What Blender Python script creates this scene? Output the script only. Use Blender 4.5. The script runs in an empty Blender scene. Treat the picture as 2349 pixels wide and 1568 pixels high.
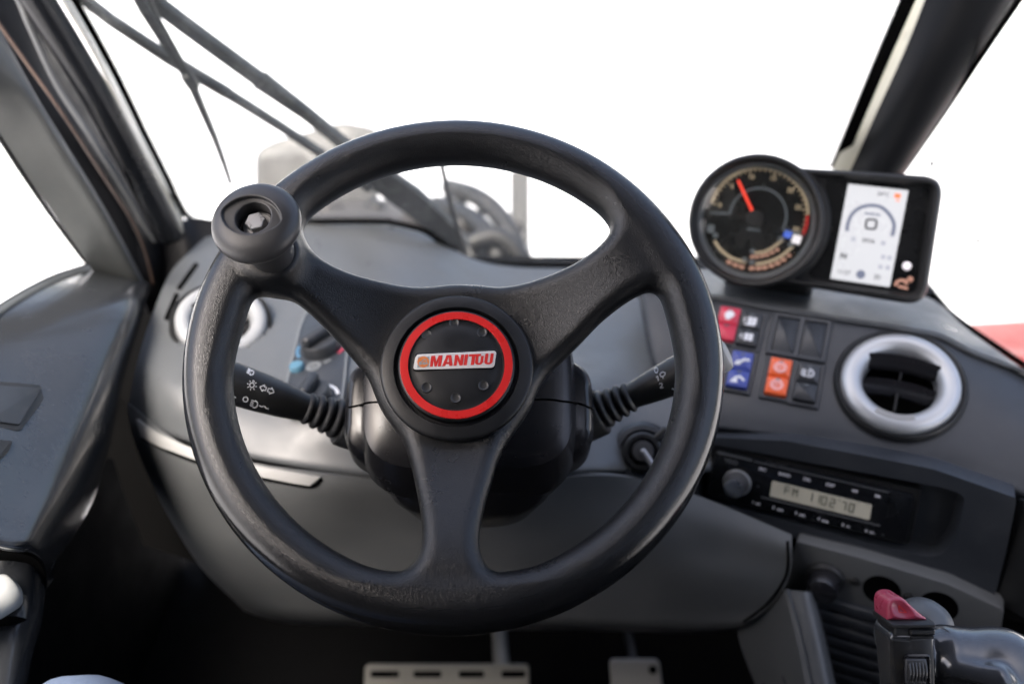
import bpy, bmesh, math, random
import numpy as np
from mathutils import Vector, Matrix
from mathutils.bvhtree import BVHTree
random.seed(4)
sc = bpy.context.scene
COL = sc.collection

# ------------------------------------------------------------------ camera, sky, sun, exposure
PITCH = math.radians(30)
CAM = Vector((0, 0, 1.25))
cam = bpy.data.cameras.new('camera'); cam.lens = 35; cam.sensor_width = 36
cam.clip_start = 0.02; cam.clip_end = 2000
cam.dof.use_dof = True; cam.dof.focus_distance = 0.735; cam.dof.aperture_fstop = 3.4
camo = bpy.data.objects.new('camera', cam); COL.objects.link(camo)
camo.location = CAM; camo.rotation_euler = (math.pi/2-PITCH, 0, 0)
sc.camera = camo

SUN_EL, SUN_AZ = math.radians(58), math.radians(215)
w = bpy.data.worlds.new("World"); sc.world = w; w.use_nodes = True
nt = w.node_tree; bg = nt.nodes['Background']
sky = nt.nodes.new('ShaderNodeTexSky'); sky.sky_type = 'NISHITA'; sky.sun_disc = False
sky.sun_elevation = SUN_EL; sky.sun_rotation = SUN_AZ
sky.air_density = 0.8; sky.dust_density = 8.0; sky.ozone_density = 0.5
nt.links.new(sky.outputs[0], bg.inputs[0]); bg.inputs[1].default_value = 0.15
sl = bpy.data.lights.new('sun', 'SUN'); sl.energy = 1.5; sl.angle = math.radians(25); sl.color = (1, .975, .95)
so = bpy.data.objects.new('sun', sl); COL.objects.link(so)
sd = Vector((math.sin(SUN_AZ)*math.cos(SUN_EL), math.cos(SUN_AZ)*math.cos(SUN_EL), math.sin(SUN_EL)))
so.rotation_euler = sd.to_track_quat('Z', 'Y').to_euler()
EXPO = 2.1
sc.view_settings.view_transform = 'Standard'; sc.view_settings.look = 'None'
sc.view_settings.exposure = EXPO; sc.view_settings.gamma = 1; sc.view_settings.use_curve_mapping = False
sc.cycles.use_denoising = True
sc.cycles.max_bounces = 8; sc.cycles.transparent_max_bounces = 16
sc.cycles.sample_clamp_indirect = 6

# ------------------------------------------------------------------ measuring helpers
FPX = 2282.8; CX, CY = 1174.0, 784.0
XA = Vector((1, 0, 0)); FA = Vector((0, math.cos(PITCH), -math.sin(PITCH))); UA = Vector((0, math.sin(PITCH), math.cos(PITCH)))
def ray(px, py): return FA + XA*((px-CX)/FPX) - UA*((py-CY)/FPX)
def P(px, py, d): return CAM + ray(px, py)*d
def pix(p):
    q = p-CAM; d = q.dot(FA); return (CX+q.dot(XA)/d*FPX, CY-q.dot(UA)/d*FPX, d)
class Frame:
    def __init__(s, o, e1, n):
        s.o = Vector(o); s.n = Vector(n).normalized()
        e1 = Vector(e1); s.e1 = (e1-s.n*e1.dot(s.n)).normalized(); s.e2 = s.n.cross(s.e1)
        s.M = Matrix(((s.e1.x, s.e2.x, s.n.x, s.o.x), (s.e1.y, s.e2.y, s.n.y, s.o.y), (s.e1.z, s.e2.z, s.n.z, s.o.z), (0, 0, 0, 1)))
    def hit(s, px, py, z=0.0):
        r = ray(px, py); return CAM + r*((s.o+s.n*z-CAM).dot(s.n)/r.dot(s.n))
    def uv(s, px, py, z=0.0):
        q = s.hit(px, py, z)-s.o; return (q.dot(s.e1), q.dot(s.e2))
    def depth(s, px, py): return (s.hit(px, py)-CAM).dot(FA)
    def w(s, x, y, z=0.0): return s.o+s.e1*x+s.e2*y+s.n*z
def yaw_frame(px, py, d, yaw, tilt):      # a panel turned towards the driver and leaning back
    a, t = math.radians(yaw), math.radians(tilt)
    e1 = Vector((math.cos(a), -math.sin(a), 0)); h = Vector((math.sin(a), math.cos(a), 0))
    e2 = h*math.sin(t)+Vector((0, 0, math.cos(t)))
    return Frame(P(px, py, d), e1, e1.cross(e2))
def cam_frame(px, py, d): return Frame(P(px, py, d), XA, -FA)

# ------------------------------------------------------------------ materials
def mat(name, col, rough=.5, metal=0, bump=None, scale=400, strength=.3, dist=.0006, spec=.5, coat=0, emit=None, var=.12, rvar=.12, dust=0, dustcol=(.14, .138, .132)):
    m = bpy.data.materials.new(name); m.use_nodes = True
    t = m.node_tree; b = t.nodes['Principled BSDF']; L = t.links.new
    b.inputs['Metallic'].default_value = metal; b.inputs['Specular IOR Level'].default_value = spec
    b.inputs['Coat Weight'].default_value = coat; b.inputs['Coat Roughness'].default_value = .15
    co = t.nodes.new('ShaderNodeTexCoord')
    nz = t.nodes.new('ShaderNodeTexNoise'); nz.inputs['Scale'].default_value = 23; nz.inputs['Detail'].default_value = 6; nz.inputs['Roughness'].default_value = .62
    L(co.outputs['Object'], nz.inputs['Vector'])
    mr = t.nodes.new('ShaderNodeMapRange'); mr.inputs[1].default_value = .3; mr.inputs[2].default_value = .7
    mr.inputs[3].default_value = max(.03, rough-rvar); mr.inputs[4].default_value = min(1, rough+rvar)
    L(nz.outputs[0], mr.inputs[0]); L(mr.outputs[0], b.inputs['Roughness'])
    mx = t.nodes.new('ShaderNodeMix'); mx.data_type = 'RGBA'
    mx.inputs[6].default_value = tuple(c*(1-var) for c in col)+(1,); mx.inputs[7].default_value = tuple(min(1, c*(1+var)) for c in col)+(1,)
    L(nz.outputs[0], mx.inputs[0]); out = mx.outputs[2]
    if dust:
        n2 = t.nodes.new('ShaderNodeTexNoise'); n2.inputs['Scale'].default_value = 60; n2.inputs['Detail'].default_value = 8; n2.inputs['Roughness'].default_value = .75
        L(co.outputs['Object'], n2.inputs['Vector'])
        r2 = t.nodes.new('ShaderNodeMapRange'); r2.inputs[1].default_value = .5; r2.inputs[2].default_value = .78; r2.inputs[4].default_value = dust
        L(n2.outputs[0], r2.inputs[0])
        m2 = t.nodes.new('ShaderNodeMix'); m2.data_type = 'RGBA'; m2.inputs[7].default_value = dustcol+(1,)
        L(r2.outputs[0], m2.inputs[0]); L(out, m2.inputs[6]); out = m2.outputs[2]
    L(out, b.inputs['Base Color'])
    if bump:
        bp = t.nodes.new('ShaderNodeBump'); bp.inputs['Strength'].default_value = strength; bp.inputs['Distance'].default_value = dist
        if bump == 'leather':
            dn = t.nodes.new('ShaderNodeTexNoise'); dn.inputs['Scale'].default_value = scale*.6; dn.inputs['Detail'].default_value = 2
            L(co.outputs['Object'], dn.inputs['Vector'])
            ad = t.nodes.new('ShaderNodeMix'); ad.data_type = 'RGBA'; ad.blend_type = 'LINEAR_LIGHT'; ad.inputs[0].default_value = .0025
            L(co.outputs['Object'], ad.inputs[6]); L(dn.outputs['Color'], ad.inputs[7])
            v = t.nodes.new('ShaderNodeTexVoronoi'); v.feature = 'DISTANCE_TO_EDGE'; v.inputs['Scale'].default_value = scale
            L(ad.outputs[2], v.inputs['Vector'])
            rr = t.nodes.new('ShaderNodeMapRange'); rr.inputs[1].default_value = 0; rr.inputs[2].default_value = .28; rr.interpolation_type = 'SMOOTHSTEP'
            L(v.outputs['Distance'], rr.inputs[0]); L(rr.outputs[0], bp.inputs['Height'])
        else:
            v = t.nodes.new('ShaderNodeTexNoise'); v.inputs['Scale'].default_value = scale; v.inputs['Detail'].default_value = 3
            L(co.outputs['Object'], v.inputs['Vector']); L(v.outputs[0], bp.inputs['Height'])
        L(bp.outputs[0], b.inputs['Normal'])
    if emit:
        b.inputs['Emission Color'].default_value = tuple(emit[0])+(1,); b.inputs['Emission Strength'].default_value = emit[1]/2**EXPO
    return m
M = {}
M['leather'] = mat('wheel_leather', (0.01, 0.0105, 0.0115),     .30, bump='leather', scale=640, strength=.23, dist=.0008, rvar=.04, spec=.5, var=.05, dust=.06, dustcol=(.10, .098, .095))
def polish(m, r0, r1, rough, bumpk):
    """hand wear: smoother and glossier towards the outside of the rim"""
    t = m.node_tree; L = t.links.new; b = t.nodes['Principled BSDF']; co = next(n for n in t.nodes if n.type == 'TEX_COORD')
    sx = t.nodes.new('ShaderNodeVectorMath'); sx.operation = 'MULTIPLY'; sx.inputs[1].default_value = (1, 1, 0)
    ln = t.nodes.new('ShaderNodeVectorMath'); ln.operation = 'LENGTH'; mr = t.nodes.new('ShaderNodeMapRange'); mr.inputs[1].default_value = r0; mr.inputs[2].default_value = r1
    L(co.outputs['Object'], sx.inputs[0]); L(sx.outputs[0], ln.inputs[0]); L(ln.outputs['Value'], mr.inputs[0])
    old = b.inputs['Roughness'].links[0].from_socket; mx = t.nodes.new('ShaderNodeMix'); mx.inputs[3].default_value = rough
    L(mr.outputs[0], mx.inputs[0]); L(old, mx.inputs[2]); L(mx.outputs[0], b.inputs['Roughness'])
    bp = next(n for n in t.nodes if n.type == 'BUMP'); m2 = t.nodes.new('ShaderNodeMix'); m2.inputs[2].default_value = bp.inputs['Strength'].default_value; m2.inputs[3].default_value = bumpk
    L(mr.outputs[0], m2.inputs[0]); L(m2.outputs[0], bp.inputs['Strength'])
polish(M['leather'], .181, .194, .14, .04)
M['bolt'] = mat('zinc_bolt', (0.33, 0.33, 0.3375), .4, metal=.6)
M['hub'] = mat('satin_black_plastic', (0.008, 0.0085, 0.0095), .42, bump='noise', scale=1500, strength=.12, dist=.0002, dust=.05)
M['black'] = mat('black_plastic', (0.009, 0.0095, 0.01), .45, bump='noise', scale=900, strength=.2, dist=.0003)
M['gloss'] = mat('gloss_black_plastic', (.012, .012, .014), .24, rvar=.04, dust=.03)
M['rubber'] = mat('black_rubber', (0.011, 0.0115, 0.0125), .55, dust=.08)
M['knob'] = mat('worn_knob_plastic', (0.033, 0.033, 0.0345), .42, bump='noise', scale=1200, strength=.15, dist=.0002, dust=.06)
M['dimple'] = mat('dusty_dimple', (.022, .022, .022), .4, dust=.3)
M['red'] = mat('red_ring_paint', (0.63, 0.021, 0.0195), .32)
M['white'] = mat('badge_white', (0.63, 0.615, 0.6), .3, dust=.2)
M['badgered'] = mat('badge_red', (0.6, 0.027, 0.024), .35)
M['orange'] = mat('badge_orange', (0.675, 0.21, 0.06), .35)
M['badgegrey'] = mat('badge_grey', (0.285, 0.33, 0.345), .35)
M['print'] = mat('white_print', (0.6, 0.615, 0.645), .5)
M['steel'] = mat('dull_steel', (0.085, 0.085, 0.088), .42, metal=.5)
M['dash'] = mat('grey_dash_plastic', (.080, .0855, .090), .37, bump='noise', scale=900, strength=.3, dist=.0004, dust=.10)
M['panel'] = mat('charcoal_panel_plastic', (0.024, 0.0277, 0.0338), .46, bump='noise', scale=900, strength=.3, dist=.0004, dust=.06)
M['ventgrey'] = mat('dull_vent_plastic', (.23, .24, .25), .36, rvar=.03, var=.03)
M['lower'] = mat('grey_lower_plastic', (.083, .087, .089), .55, bump='noise', scale=900, strength=.3, dist=.0004, dust=.15)
M['trimgrey'] = mat('pale_grey_trim', (0.273, 0.273, 0.2667), .5, dust=.1)
M['door'] = mat('door_padding', (.023, .025, .028), .24, bump='noise', scale=95, strength=.30, dist=.0018, dust=.03, rvar=.04, spec=.4, coat=.45)
M['frame'] = mat('grey_frame_plastic', (0.06, 0.0636, 0.0636), .5, dust=.1)
M['pillar'] = mat('pillar_black_paint', (.0045, .005, .006), .5, spec=.07, rvar=.05)
M['tube'] = mat('pillar_tube_paint', (.006, .007, .009), .3, spec=.35, rvar=.05)
M['reflcream'] = mat('painted_reflection', (.33, .33, .28), .35)  # pale colour stands in for daylight reflected on the glossy pillar flange
M['jamb'] = mat('jamb_black', (.006, .006, .007), .5, spec=.2)
M['brown'] = mat('brown_piping', (0.06, 0.036, 0.026), .5)
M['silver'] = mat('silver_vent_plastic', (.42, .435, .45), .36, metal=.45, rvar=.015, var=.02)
M['turned'] = mat('turned_metal', (.34, .37, .41), .28, metal=.9, rvar=.02)
M['mirrorface'] = mat('dull_mirror_face', (.012, .012, .012), .5)
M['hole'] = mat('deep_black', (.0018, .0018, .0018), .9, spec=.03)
M['dial'] = mat('dial_black', (0.006, 0.0065, 0.007), .25)
M['bezel'] = mat('bezel_grey', (.085, .09, .096), .4)
M['beige'] = mat('dial_beige_print', (0.42, 0.33, 0.225), .5, emit=((.9, .70, .45), .18))
M['pink'] = mat('dial_salmon_print', (0.42, 0.225, 0.165), .5, emit=((.9, .45, .3), .2))
M['greyprint'] = mat('dial_grey_print', (0.105, 0.12, 0.135), .5)
M['needle'] = mat('needle_red', (.8, .05, .025), .5, emit=((1, .05, .02), .45))
M['tellblue'] = mat('telltale_blue', (.06, .12, .6), .5, emit=((.1, .22, .8), .4))
M['tellwhite'] = mat('telltale_white', (.8, .75, .78), .5, emit=((1, .93, .95), .5))
M['screen'] = mat('lit_screen', (.2, .2, .21), .3, emit=((.93, .94, .97), .68), var=.01)
M['scrnavy'] = mat('screen_slate', (.04, .045, .06), .5, emit=((.2, .22, .32), .8))
M['scrdark'] = mat('screen_dark', (.02, .02, .025), .5, emit=((.1, .1, .12), .3))
M['scrfaint'] = mat('screen_faint', (.1, .1, .12), .5, emit=((.7, .72, .8), .7))
M['scrred'] = mat('screen_red', (.8, .15, .05), .5, emit=((1, .2, .05), .7))
M['swred'] = mat('switch_red', (0.51, 0.033, 0.0675), .4)
M['swblue'] = mat('switch_blue', (0.045, 0.0675, 0.285), .42)
M['sworange'] = mat('switch_orange', (0.75, 0.1125, 0.027), .42)
M['swblack'] = mat('switch_black', (0.021, 0.0232, 0.027), .42)
M['icon'] = mat('icon_white', (0.63, 0.645, 0.675), .5)
M['iconpink'] = mat('icon_pale_pink', (0.75, 0.36, 0.33), .5)
M['radio'] = mat('radio_black', (.008, .009, .011), .22)
M['lcd'] = mat('lcd_glass', (0.54, 0.5175, 0.42), .35)
M['lcdink'] = mat('lcd_ink', (0.05, 0.065, 0.05), .5)
M['radioprint'] = mat('radio_print', (0.375, 0.375, 0.42), .5, emit=((.8, .8, .9), .12))
M['dimprint'] = mat('radio_dim_print', (0.105, 0.1125, 0.12), .5)
M['blueknob'] = mat('blue_button', (0.066, 0.1568, 0.2228), .45)
M['bluearc'] = mat('blue_print', (0.0495, 0.1238, 0.2063), .5)
M['redarc'] = mat('red_print', (0.336, 0.036, 0.066), .5)
M['paleprint'] = mat('pale_print', (0.1275, 0.1387, 0.1462), .5)
M['joyred'] = mat('rocker_maroon', (.36, .045, .085), .3, dust=.05)
M['joy'] = mat('joystick_gloss', (.032, .034, .038), .2, dust=.08, coat=.9, rvar=.04)
M['joydirty'] = mat('joystick_dusty', (0.021, 0.021, 0.021), .38, dust=.5, dustcol=(.10, .08, .055))
M['pedal'] = mat('worn_pedal', (0.18, 0.177, 0.1605), .5, metal=.2, dust=.4)
M['denim'] = mat('denim', (0.1275, 0.1725, 0.255), .85, bump='noise', scale=700, strength=.5, dist=.001)
M['handle'] = mat('pale_grey_handle', (0.33, 0.345, 0.345), .35)
M['floor'] = mat('floor_mat', (.002, .002, .0021), .9, spec=.04)
M['wiper'] = mat('wiper_dusty_black', (0.015, 0.018, 0.0188), .5, dust=.9, dustcol=(.10, .105, .10), bump='noise', scale=300, strength=.3, dist=.001)
M['bodyred'] = mat('red_bodywork', (0.21, 0.0315, 0.021), .4, dust=.35)
M['mirror'] = mat('mirror_shell', (.026, .027, .028), .5, dust=.3)
M['front'] = mat('dusty_machine_front', (0.03, 0.027, 0.0255), .6, dust=.7, dustcol=(.06, .052, .045))
M['hose'] = mat('dusty_hose', (.008, .008, .008), .5, dust=.4, dustcol=(.05, .044, .038))
M['ground'] = mat('pale_concrete', (.60, .61, .62), .8)
def glassmat():
    m = bpy.data.materials.new('clear_glass'); m.use_nodes = True; t = m.node_tree
    t.nodes.remove(t.nodes['Principled BSDF']); o = t.nodes['Material Output']
    tr = t.nodes.new('ShaderNodeBsdfTransparent'); tr.inputs[0].default_value = (.97, .98, .97, 1)
    gl = t.nodes.new('ShaderNodeBsdfGlossy'); gl.inputs['Roughness'].default_value = .02
    lw = t.nodes.new('ShaderNodeLayerWeight'); lw.inputs[0].default_value = .5
    pw = t.nodes.new('ShaderNodeMath'); pw.operation = 'POWER'; pw.inputs[1].default_value = 5
    t.links.new(lw.outputs['Facing'], pw.inputs[0])
    fr = t.nodes.new('ShaderNodeMath'); fr.operation = 'MULTIPLY_ADD'; fr.inputs[1].default_value = .5; fr.inputs[2].default_value = .025
    t.links.new(pw.outputs[0], fr.inputs[0])
    mx = t.nodes.new('ShaderNodeMixShader')
    t.links.new(fr.outputs[0], mx.inputs[0]); t.links.new(tr.outputs[0], mx.inputs[1]); t.links.new(gl.outputs[0], mx.inputs[2])
    du = t.nodes.new('ShaderNodeBsdfTranslucent'); du.inputs[0].default_value = (.8, .79, .77, 1)
    nz = t.nodes.new('ShaderNodeTexNoise'); nz.inputs['Scale'].default_value = 9; nz.inputs['Detail'].default_value = 7; co = t.nodes.new('ShaderNodeTexCoord'); t.links.new(co.outputs['Object'], nz.inputs['Vector'])
    mr = t.nodes.new('ShaderNodeMapRange'); mr.inputs[1].default_value = .35; mr.inputs[2].default_value = .75; mr.inputs[3].default_value = .012; mr.inputs[4].default_value = .05; t.links.new(nz.outputs[0], mr.inputs[0])
    m3 = t.nodes.new('ShaderNodeMixShader'); t.links.new(mr.outputs[0], m3.inputs[0]); t.links.new(mx.outputs[0], m3.inputs[1]); t.links.new(du.outputs[0], m3.inputs[2])
    t.links.new(m3.outputs[0], o.inputs[0]); return m
M['glass'] = glassmat()

# ------------------------------------------------------------------ object helpers
def thing(name, label, cat, M4=None, group=None, kind=None):
    o = bpy.data.objects.new(name, None); COL.objects.link(o); o.empty_display_size = .02
    if M4 is not None: o.matrix_world = M4
    o['label'] = label; o['category'] = cat
    if group: o['group'] = group
    if kind: o['kind'] = kind
    return o
INV = {}
def part(name, mesh, m, parent=None, world=False, smooth=True, top=None, mods=()):
    """mesh = (verts, faces); world verts are moved into the root thing's frame"""
    V, Fc = mesh
    root = parent
    while root is not None and root.parent is not None: root = root.parent
    if world and root is not None:
        iv = root.matrix_world.inverted() if root.type == 'EMPTY' else root.matrix_world.inverted()
        V = [iv @ Vector(v) for v in V]
    me = bpy.data.meshes.new(name); me.from_pydata([tuple(v) for v in V], [], [tuple(int(i) for i in f) for f in Fc]); me.update()
    bm = bmesh.new(); bm.from_mesh(me); bmesh.ops.recalc_face_normals(bm, faces=bm.faces); bm.to_mesh(me); bm.free()
    if smooth:
        me.polygons.foreach_set('use_smooth', [True]*len(me.polygons))
        me.set_sharp_from_angle(angle=math.radians(smooth if smooth is not True else 40))
    me.materials.append(M[m])
    o = bpy.data.objects.new(name, me); COL.objects.link(o)
    if parent is not None: o.parent = parent
    if top:
        o['label'], o['category'] = top[0], top[1]
        if len(top) > 2 and top[2]: o['group'] = top[2]
        if len(top) > 3 and top[3]: o['kind'] = top[3]
    for md in mods:
        x = o.modifiers.new(md[0], md[1])
        for k, v in md[2].items(): setattr(x, k, v)
    return o
def join(*ms):
    V, Fc = [], []
    for m in ms:
        n = len(V); V += [Vector(v) for v in m[0]]; Fc += [tuple(i+n for i in f) for f in m[1]]
    return V, Fc
def xf(m, M4): return [M4 @ Vector(v) for v in m[0]], m[1]
def move(m, x=0, y=0, z=0): return [Vector(v)+Vector((x, y, z)) for v in m[0]], m[1]
def lathe(prof, n=64, cap=True):
    V, Fc = [], []
    for r, z in prof:
        for k in range(n):
            a = 2*math.pi*k/n; V.append(Vector((r*math.cos(a), r*math.sin(a), z)))
    for i in range(len(prof)-1):
        for k in range(n):
            a, b = i*n+k, i*n+(k+1) % n; Fc.append((a, b, b+n, a+n))
    if cap:
        if prof[0][0] > 1e-6: Fc.append(tuple(range(n))[::-1])
        if prof[-1][0] > 1e-6: Fc.append(tuple(range((len(prof)-1)*n, len(prof)*n)))
    return V, Fc
def tube(pts, rad, n=14, cap=True):
    pts = [Vector(p) for p in pts]
    if not isinstance(rad, (list, tuple)): rad = [rad]*len(pts)
    V, Fc = [], []; u = None
    for i, p in enumerate(pts):
        t = (pts[min(i+1, len(pts)-1)]-pts[max(i-1, 0)]).normalized()
        if u is None: u = t.orthogonal()
        u = (u-t*u.dot(t)).normalized(); v = t.cross(u)
        for k in range(n):
            a = 2*math.pi*k/n; V.append(p+(u*math.cos(a)+v*math.sin(a))*rad[i])
    for i in range(len(pts)-1):
        for k in range(n):
            a, b = i*n+k, i*n+(k+1) % n; Fc.append((a, b, b+n, a+n))
    if cap: Fc.append(tuple(range(n))[::-1]); Fc.append(tuple(range((len(pts)-1)*n, len(pts)*n)))
    return V, Fc
def cr(pts, sub):
    pts = [Vector(p) for p in pts]; out = []
    for i in range(len(pts)-1):
        a, b, c, d = pts[max(i-1, 0)], pts[i], pts[i+1], pts[min(i+2, len(pts)-1)]
        for k in range(sub):
            t = k/sub
            out.append(.5*((2*b)+(c-a)*t+(2*a-5*b+4*c-d)*t*t+(3*b-a-3*c+d)*t**3))
    out.append(pts[-1]); return out
def up(rows, k=2.6):
    """one more row above the first, carried on in the same direction"""
    a, b = rows[0], rows[1]
    return [[(p[0]+(p[0]-q[0])*k, p[1]+(p[1]-q[1])*k, p[2]+(p[2]-q[2])*k) for p, q in zip(a, b)]]+rows
def grid_mesh(G):
    n = len(G[0]); V = [v for r in G for v in r]; Fc = []
    for i in range(len(G)-1):
        for k in range(n-1): a = i*n+k; Fc.append((a, a+1, a+n+1, a+n))
    return V, Fc
def patch(rows, sub=6, pix3=True):
    R = [[P(*q) for q in r] if pix3 else [Vector(q) for q in r] for r in rows]
    R = [cr(r, sub) for r in R]; cols = [cr([r[k] for r in R], sub) for k in range(len(R[0]))]
    return grid_mesh(cols)
def slab(m, t, away=None):
    """give a patch a real thickness, away from the camera side"""
    V, Fc = m; V = [Vector(v) for v in V]; N = [Vector((0, 0, 0)) for _ in V]
    for f in Fc:
        c = (V[f[2]]-V[f[0]]).cross(V[f[3]]-V[f[1]])
        for i in f: N[i] += c
    s = 0
    for v, n in zip(V, N): s += n.dot(v-CAM)
    sg = 1 if s > 0 else -1
    B = [v+(n.normalized() if n.length > 0 else n)*sg*t for v, n in zip(V, N)]
    k = len(V); F2 = list(Fc)+[tuple(i+k for i in f[::-1]) for f in Fc]
    cnt = {}
    for f in Fc:
        for a, b in zip(f, f[1:]+f[:1]): cnt[(a, b)] = 1
    for (a, b) in cnt:
        if (b, a) not in cnt: F2.append((b, a, a+k, b+k))
    return V+B, F2
def resample(pts, n):
    pts = [Vector((p[0], p[1], 0)) for p in pts]; L = [0]
    for a, b in zip(pts, pts[1:]+pts[:1]): L.append(L[-1]+(b-a).length)
    out = []; j = 0
    for k in range(n):
        s = L[-1]*k/n
        while L[j+1] < s: j += 1
        t = (s-L[j])/max(1e-9, L[j+1]-L[j]); a, b = pts[j], pts[(j+1) % len(pts)]; q = a.lerp(b, t); out.append((q.x, q.y))
    return out
def rpoly(pts, r, seg=6):
    """polygon with rounded corners"""
    n = len(pts); out = []
    if not isinstance(r, (list, tuple)): r = [r]*n
    for i in range(n):
        p = Vector(pts[i][:2]); a = Vector(pts[i-1][:2])-p; b = Vector(pts[(i+1) % n][:2])-p
        k = min(r[i], a.length*.48, b.length*.48)
        if k <= 1e-7: out.append((p.x, p.y)); continue
        s, e = p+a.normalized()*k, p+b.normalized()*k
        for j in range(seg+1):
            t = j/seg; q = s*(1-t)**2+p*2*t*(1-t)+e*t*t; out.append((q.x, q.y))
    return out
def area2(p): return sum(a[0]*b[1]-b[0]*a[1] for a, b in zip(p, p[1:]+p[:1]))/2
def inset(pts, d):
    if area2(pts) < 0: pts = pts[::-1]
    n = len(pts); out = []
    for i in range(n):
        a, p, b = Vector(pts[i-1]), Vector(pts[i]), Vector(pts[(i+1) % n])
        e1, e2 = (p-a), (b-p)
        if e1.length < 1e-9: e1 = e2
        if e2.length < 1e-9: e2 = e1
        n1 = Vector((-e1.y, e1.x)).normalized(); n2 = Vector((-e2.y, e2.x)).normalized()
        m = (n1+n2); m = m.normalized() if m.length > 1e-6 else n1
        c = max(.4, m.dot(n1)); q = p+m*(d/c); out.append((q.x, q.y))
    return out
def stack(pts, prof, cap=(True, True)):
    """rings of an outline: prof = (inset, z) from bottom to top"""
    if area2(pts) < 0: pts = pts[::-1]
    n = len(pts); V, Fc = [], []
    for d, z in prof:
        V += [Vector((x, y, z)) for x, y in (inset(pts, d) if abs(d) > 1e-9 else pts)]
    for i in range(len(prof)-1):
        for k in range(n): a, b = i*n+k, i*n+(k+1) % n; Fc.append((a, b, b+n, a+n))
    if cap[0]: Fc.append(tuple(range(n))[::-1])
    if cap[1]: Fc.append(tuple(range((len(prof)-1)*n, len(prof)*n)))
    return V, Fc
def plate(pts, z0, z1, b=0.0):
    if b <= 0: return stack(pts, [(0, z0), (0, z1)])
    return stack(pts, [(0, z0), (0, z1-b), (b*.3, z1-b*.3), (b, z1)])
def rect(x0, y0, x1, y1, r=0): return rpoly([(x0, y0), (x1, y0), (x1, y1), (x0, y1)], r)
def arc(cx, cy, r0, r1, a0, a1, z0, z1, n=40):
    """a flat ring sector, degrees"""
    V, Fc = [], []
    for k in range(n+1):
        a = math.radians(a0+(a1-a0)*k/n); c, s = math.cos(a), math.sin(a)
        V += [Vector((cx+r0*c, cy+r0*s, z0)), Vector((cx+r1*c, cy+r1*s, z0)), Vector((cx+r1*c, cy+r1*s, z1)), Vector((cx+r0*c, cy+r0*s, z1))]
    for k in range(n):
        a = k*4
        for i in range(4): j = (i+1) % 4; Fc.append((a+i, a+j, a+4+j, a+4+i))
    Fc.append((0, 1, 2, 3)); Fc.append((n*4+3, n*4+2, n*4+1, n*4)); return V, Fc
def disc(cx, cy, r, z0, z1, n=32): return move(lathe([(r, z0), (r, z1)], n), cx, cy)
def bar(x0, y0, x1, y1, wd, z0, z1):
    d = Vector((x1-x0, y1-y0)).normalized(); q = Vector((-d.y, d.x))*wd/2
    return plate([(x0-q.x, y0-q.y), (x1-q.x, y1-q.y), (x1+q.x, y1+q.y), (x0+q.x, y0+q.y)], z0, z1)
def rbox(w_, h, d, b, seg=3):
    bm = bmesh.new(); bmesh.ops.create_cube(bm, size=1); bmesh.ops.scale(bm, vec=(w_, h, d), verts=bm.verts)
    bmesh.ops.bevel(bm, geom=bm.edges[:], offset=b, segments=seg, profile=.5, affect='EDGES')
    m = ([v.co.copy() for v in bm.verts], [tuple(v.index for v in f.verts) for f in bm.faces]); 
    bm.verts.index_update(); m = ([v.co.copy() for v in bm.verts], [tuple(v.index for v in f.verts) for f in bm.faces]); bm.free(); return m
def text(s, size, x=0, y=0, z=0, depth=.0002, fat=0, shear=0, align='CENTER', space=1):
    c = bpy.data.curves.new('t', 'FONT'); c.body = s; c.size = size; c.extrude = depth; c.offset = fat; c.shear = shear
    c.align_x = align; c.align_y = 'CENTER'; c.space_character = space; c.resolution_u = 3
    o = bpy.data.objects.new('t', c); COL.objects.link(o)
    me = bpy.data.meshes.new_from_object(o.evaluated_get(bpy.context.evaluated_depsgraph_get()))
    m = ([v.co+Vector((x, y, z)) for v in me.vertices], [tuple(p.vertices) for p in me.polygons])
    bpy.data.objects.remove(o); bpy.data.curves.remove(c); bpy.data.meshes.remove(me); return m
def rotz(m, deg, cx=0, cy=0):
    R = Matrix.Translation((cx, cy, 0)) @ Matrix.Rotation(math.radians(deg), 4, 'Z') @ Matrix.Translation((-cx, -cy, 0)); return xf(m, R)
def axis_M(a, b):
    z = (Vector(b)-Vector(a)).normalized(); x = XA-z*XA.dot(z)
    if x.length < .2: x = UA-z*UA.dot(z)
    x.normalize(); y = z.cross(x)
    return Matrix(((x.x, y.x, z.x, a[0]), (x.y, y.y, z.y, a[1]), (x.z, y.z, z.z, a[2]), (0, 0, 0, 1)))
def cut(m, fr, R):
    V, Fc = m; bad = set()
    for i, v in enumerate(V):
        q = Vector(v)-fr.o
        if abs(q.dot(fr.n)) < .06 and math.hypot(q.dot(fr.e1), q.dot(fr.e2)) < R: bad.add(i)
    return V, [f for f in Fc if not any(i in bad for i in f)]
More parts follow.
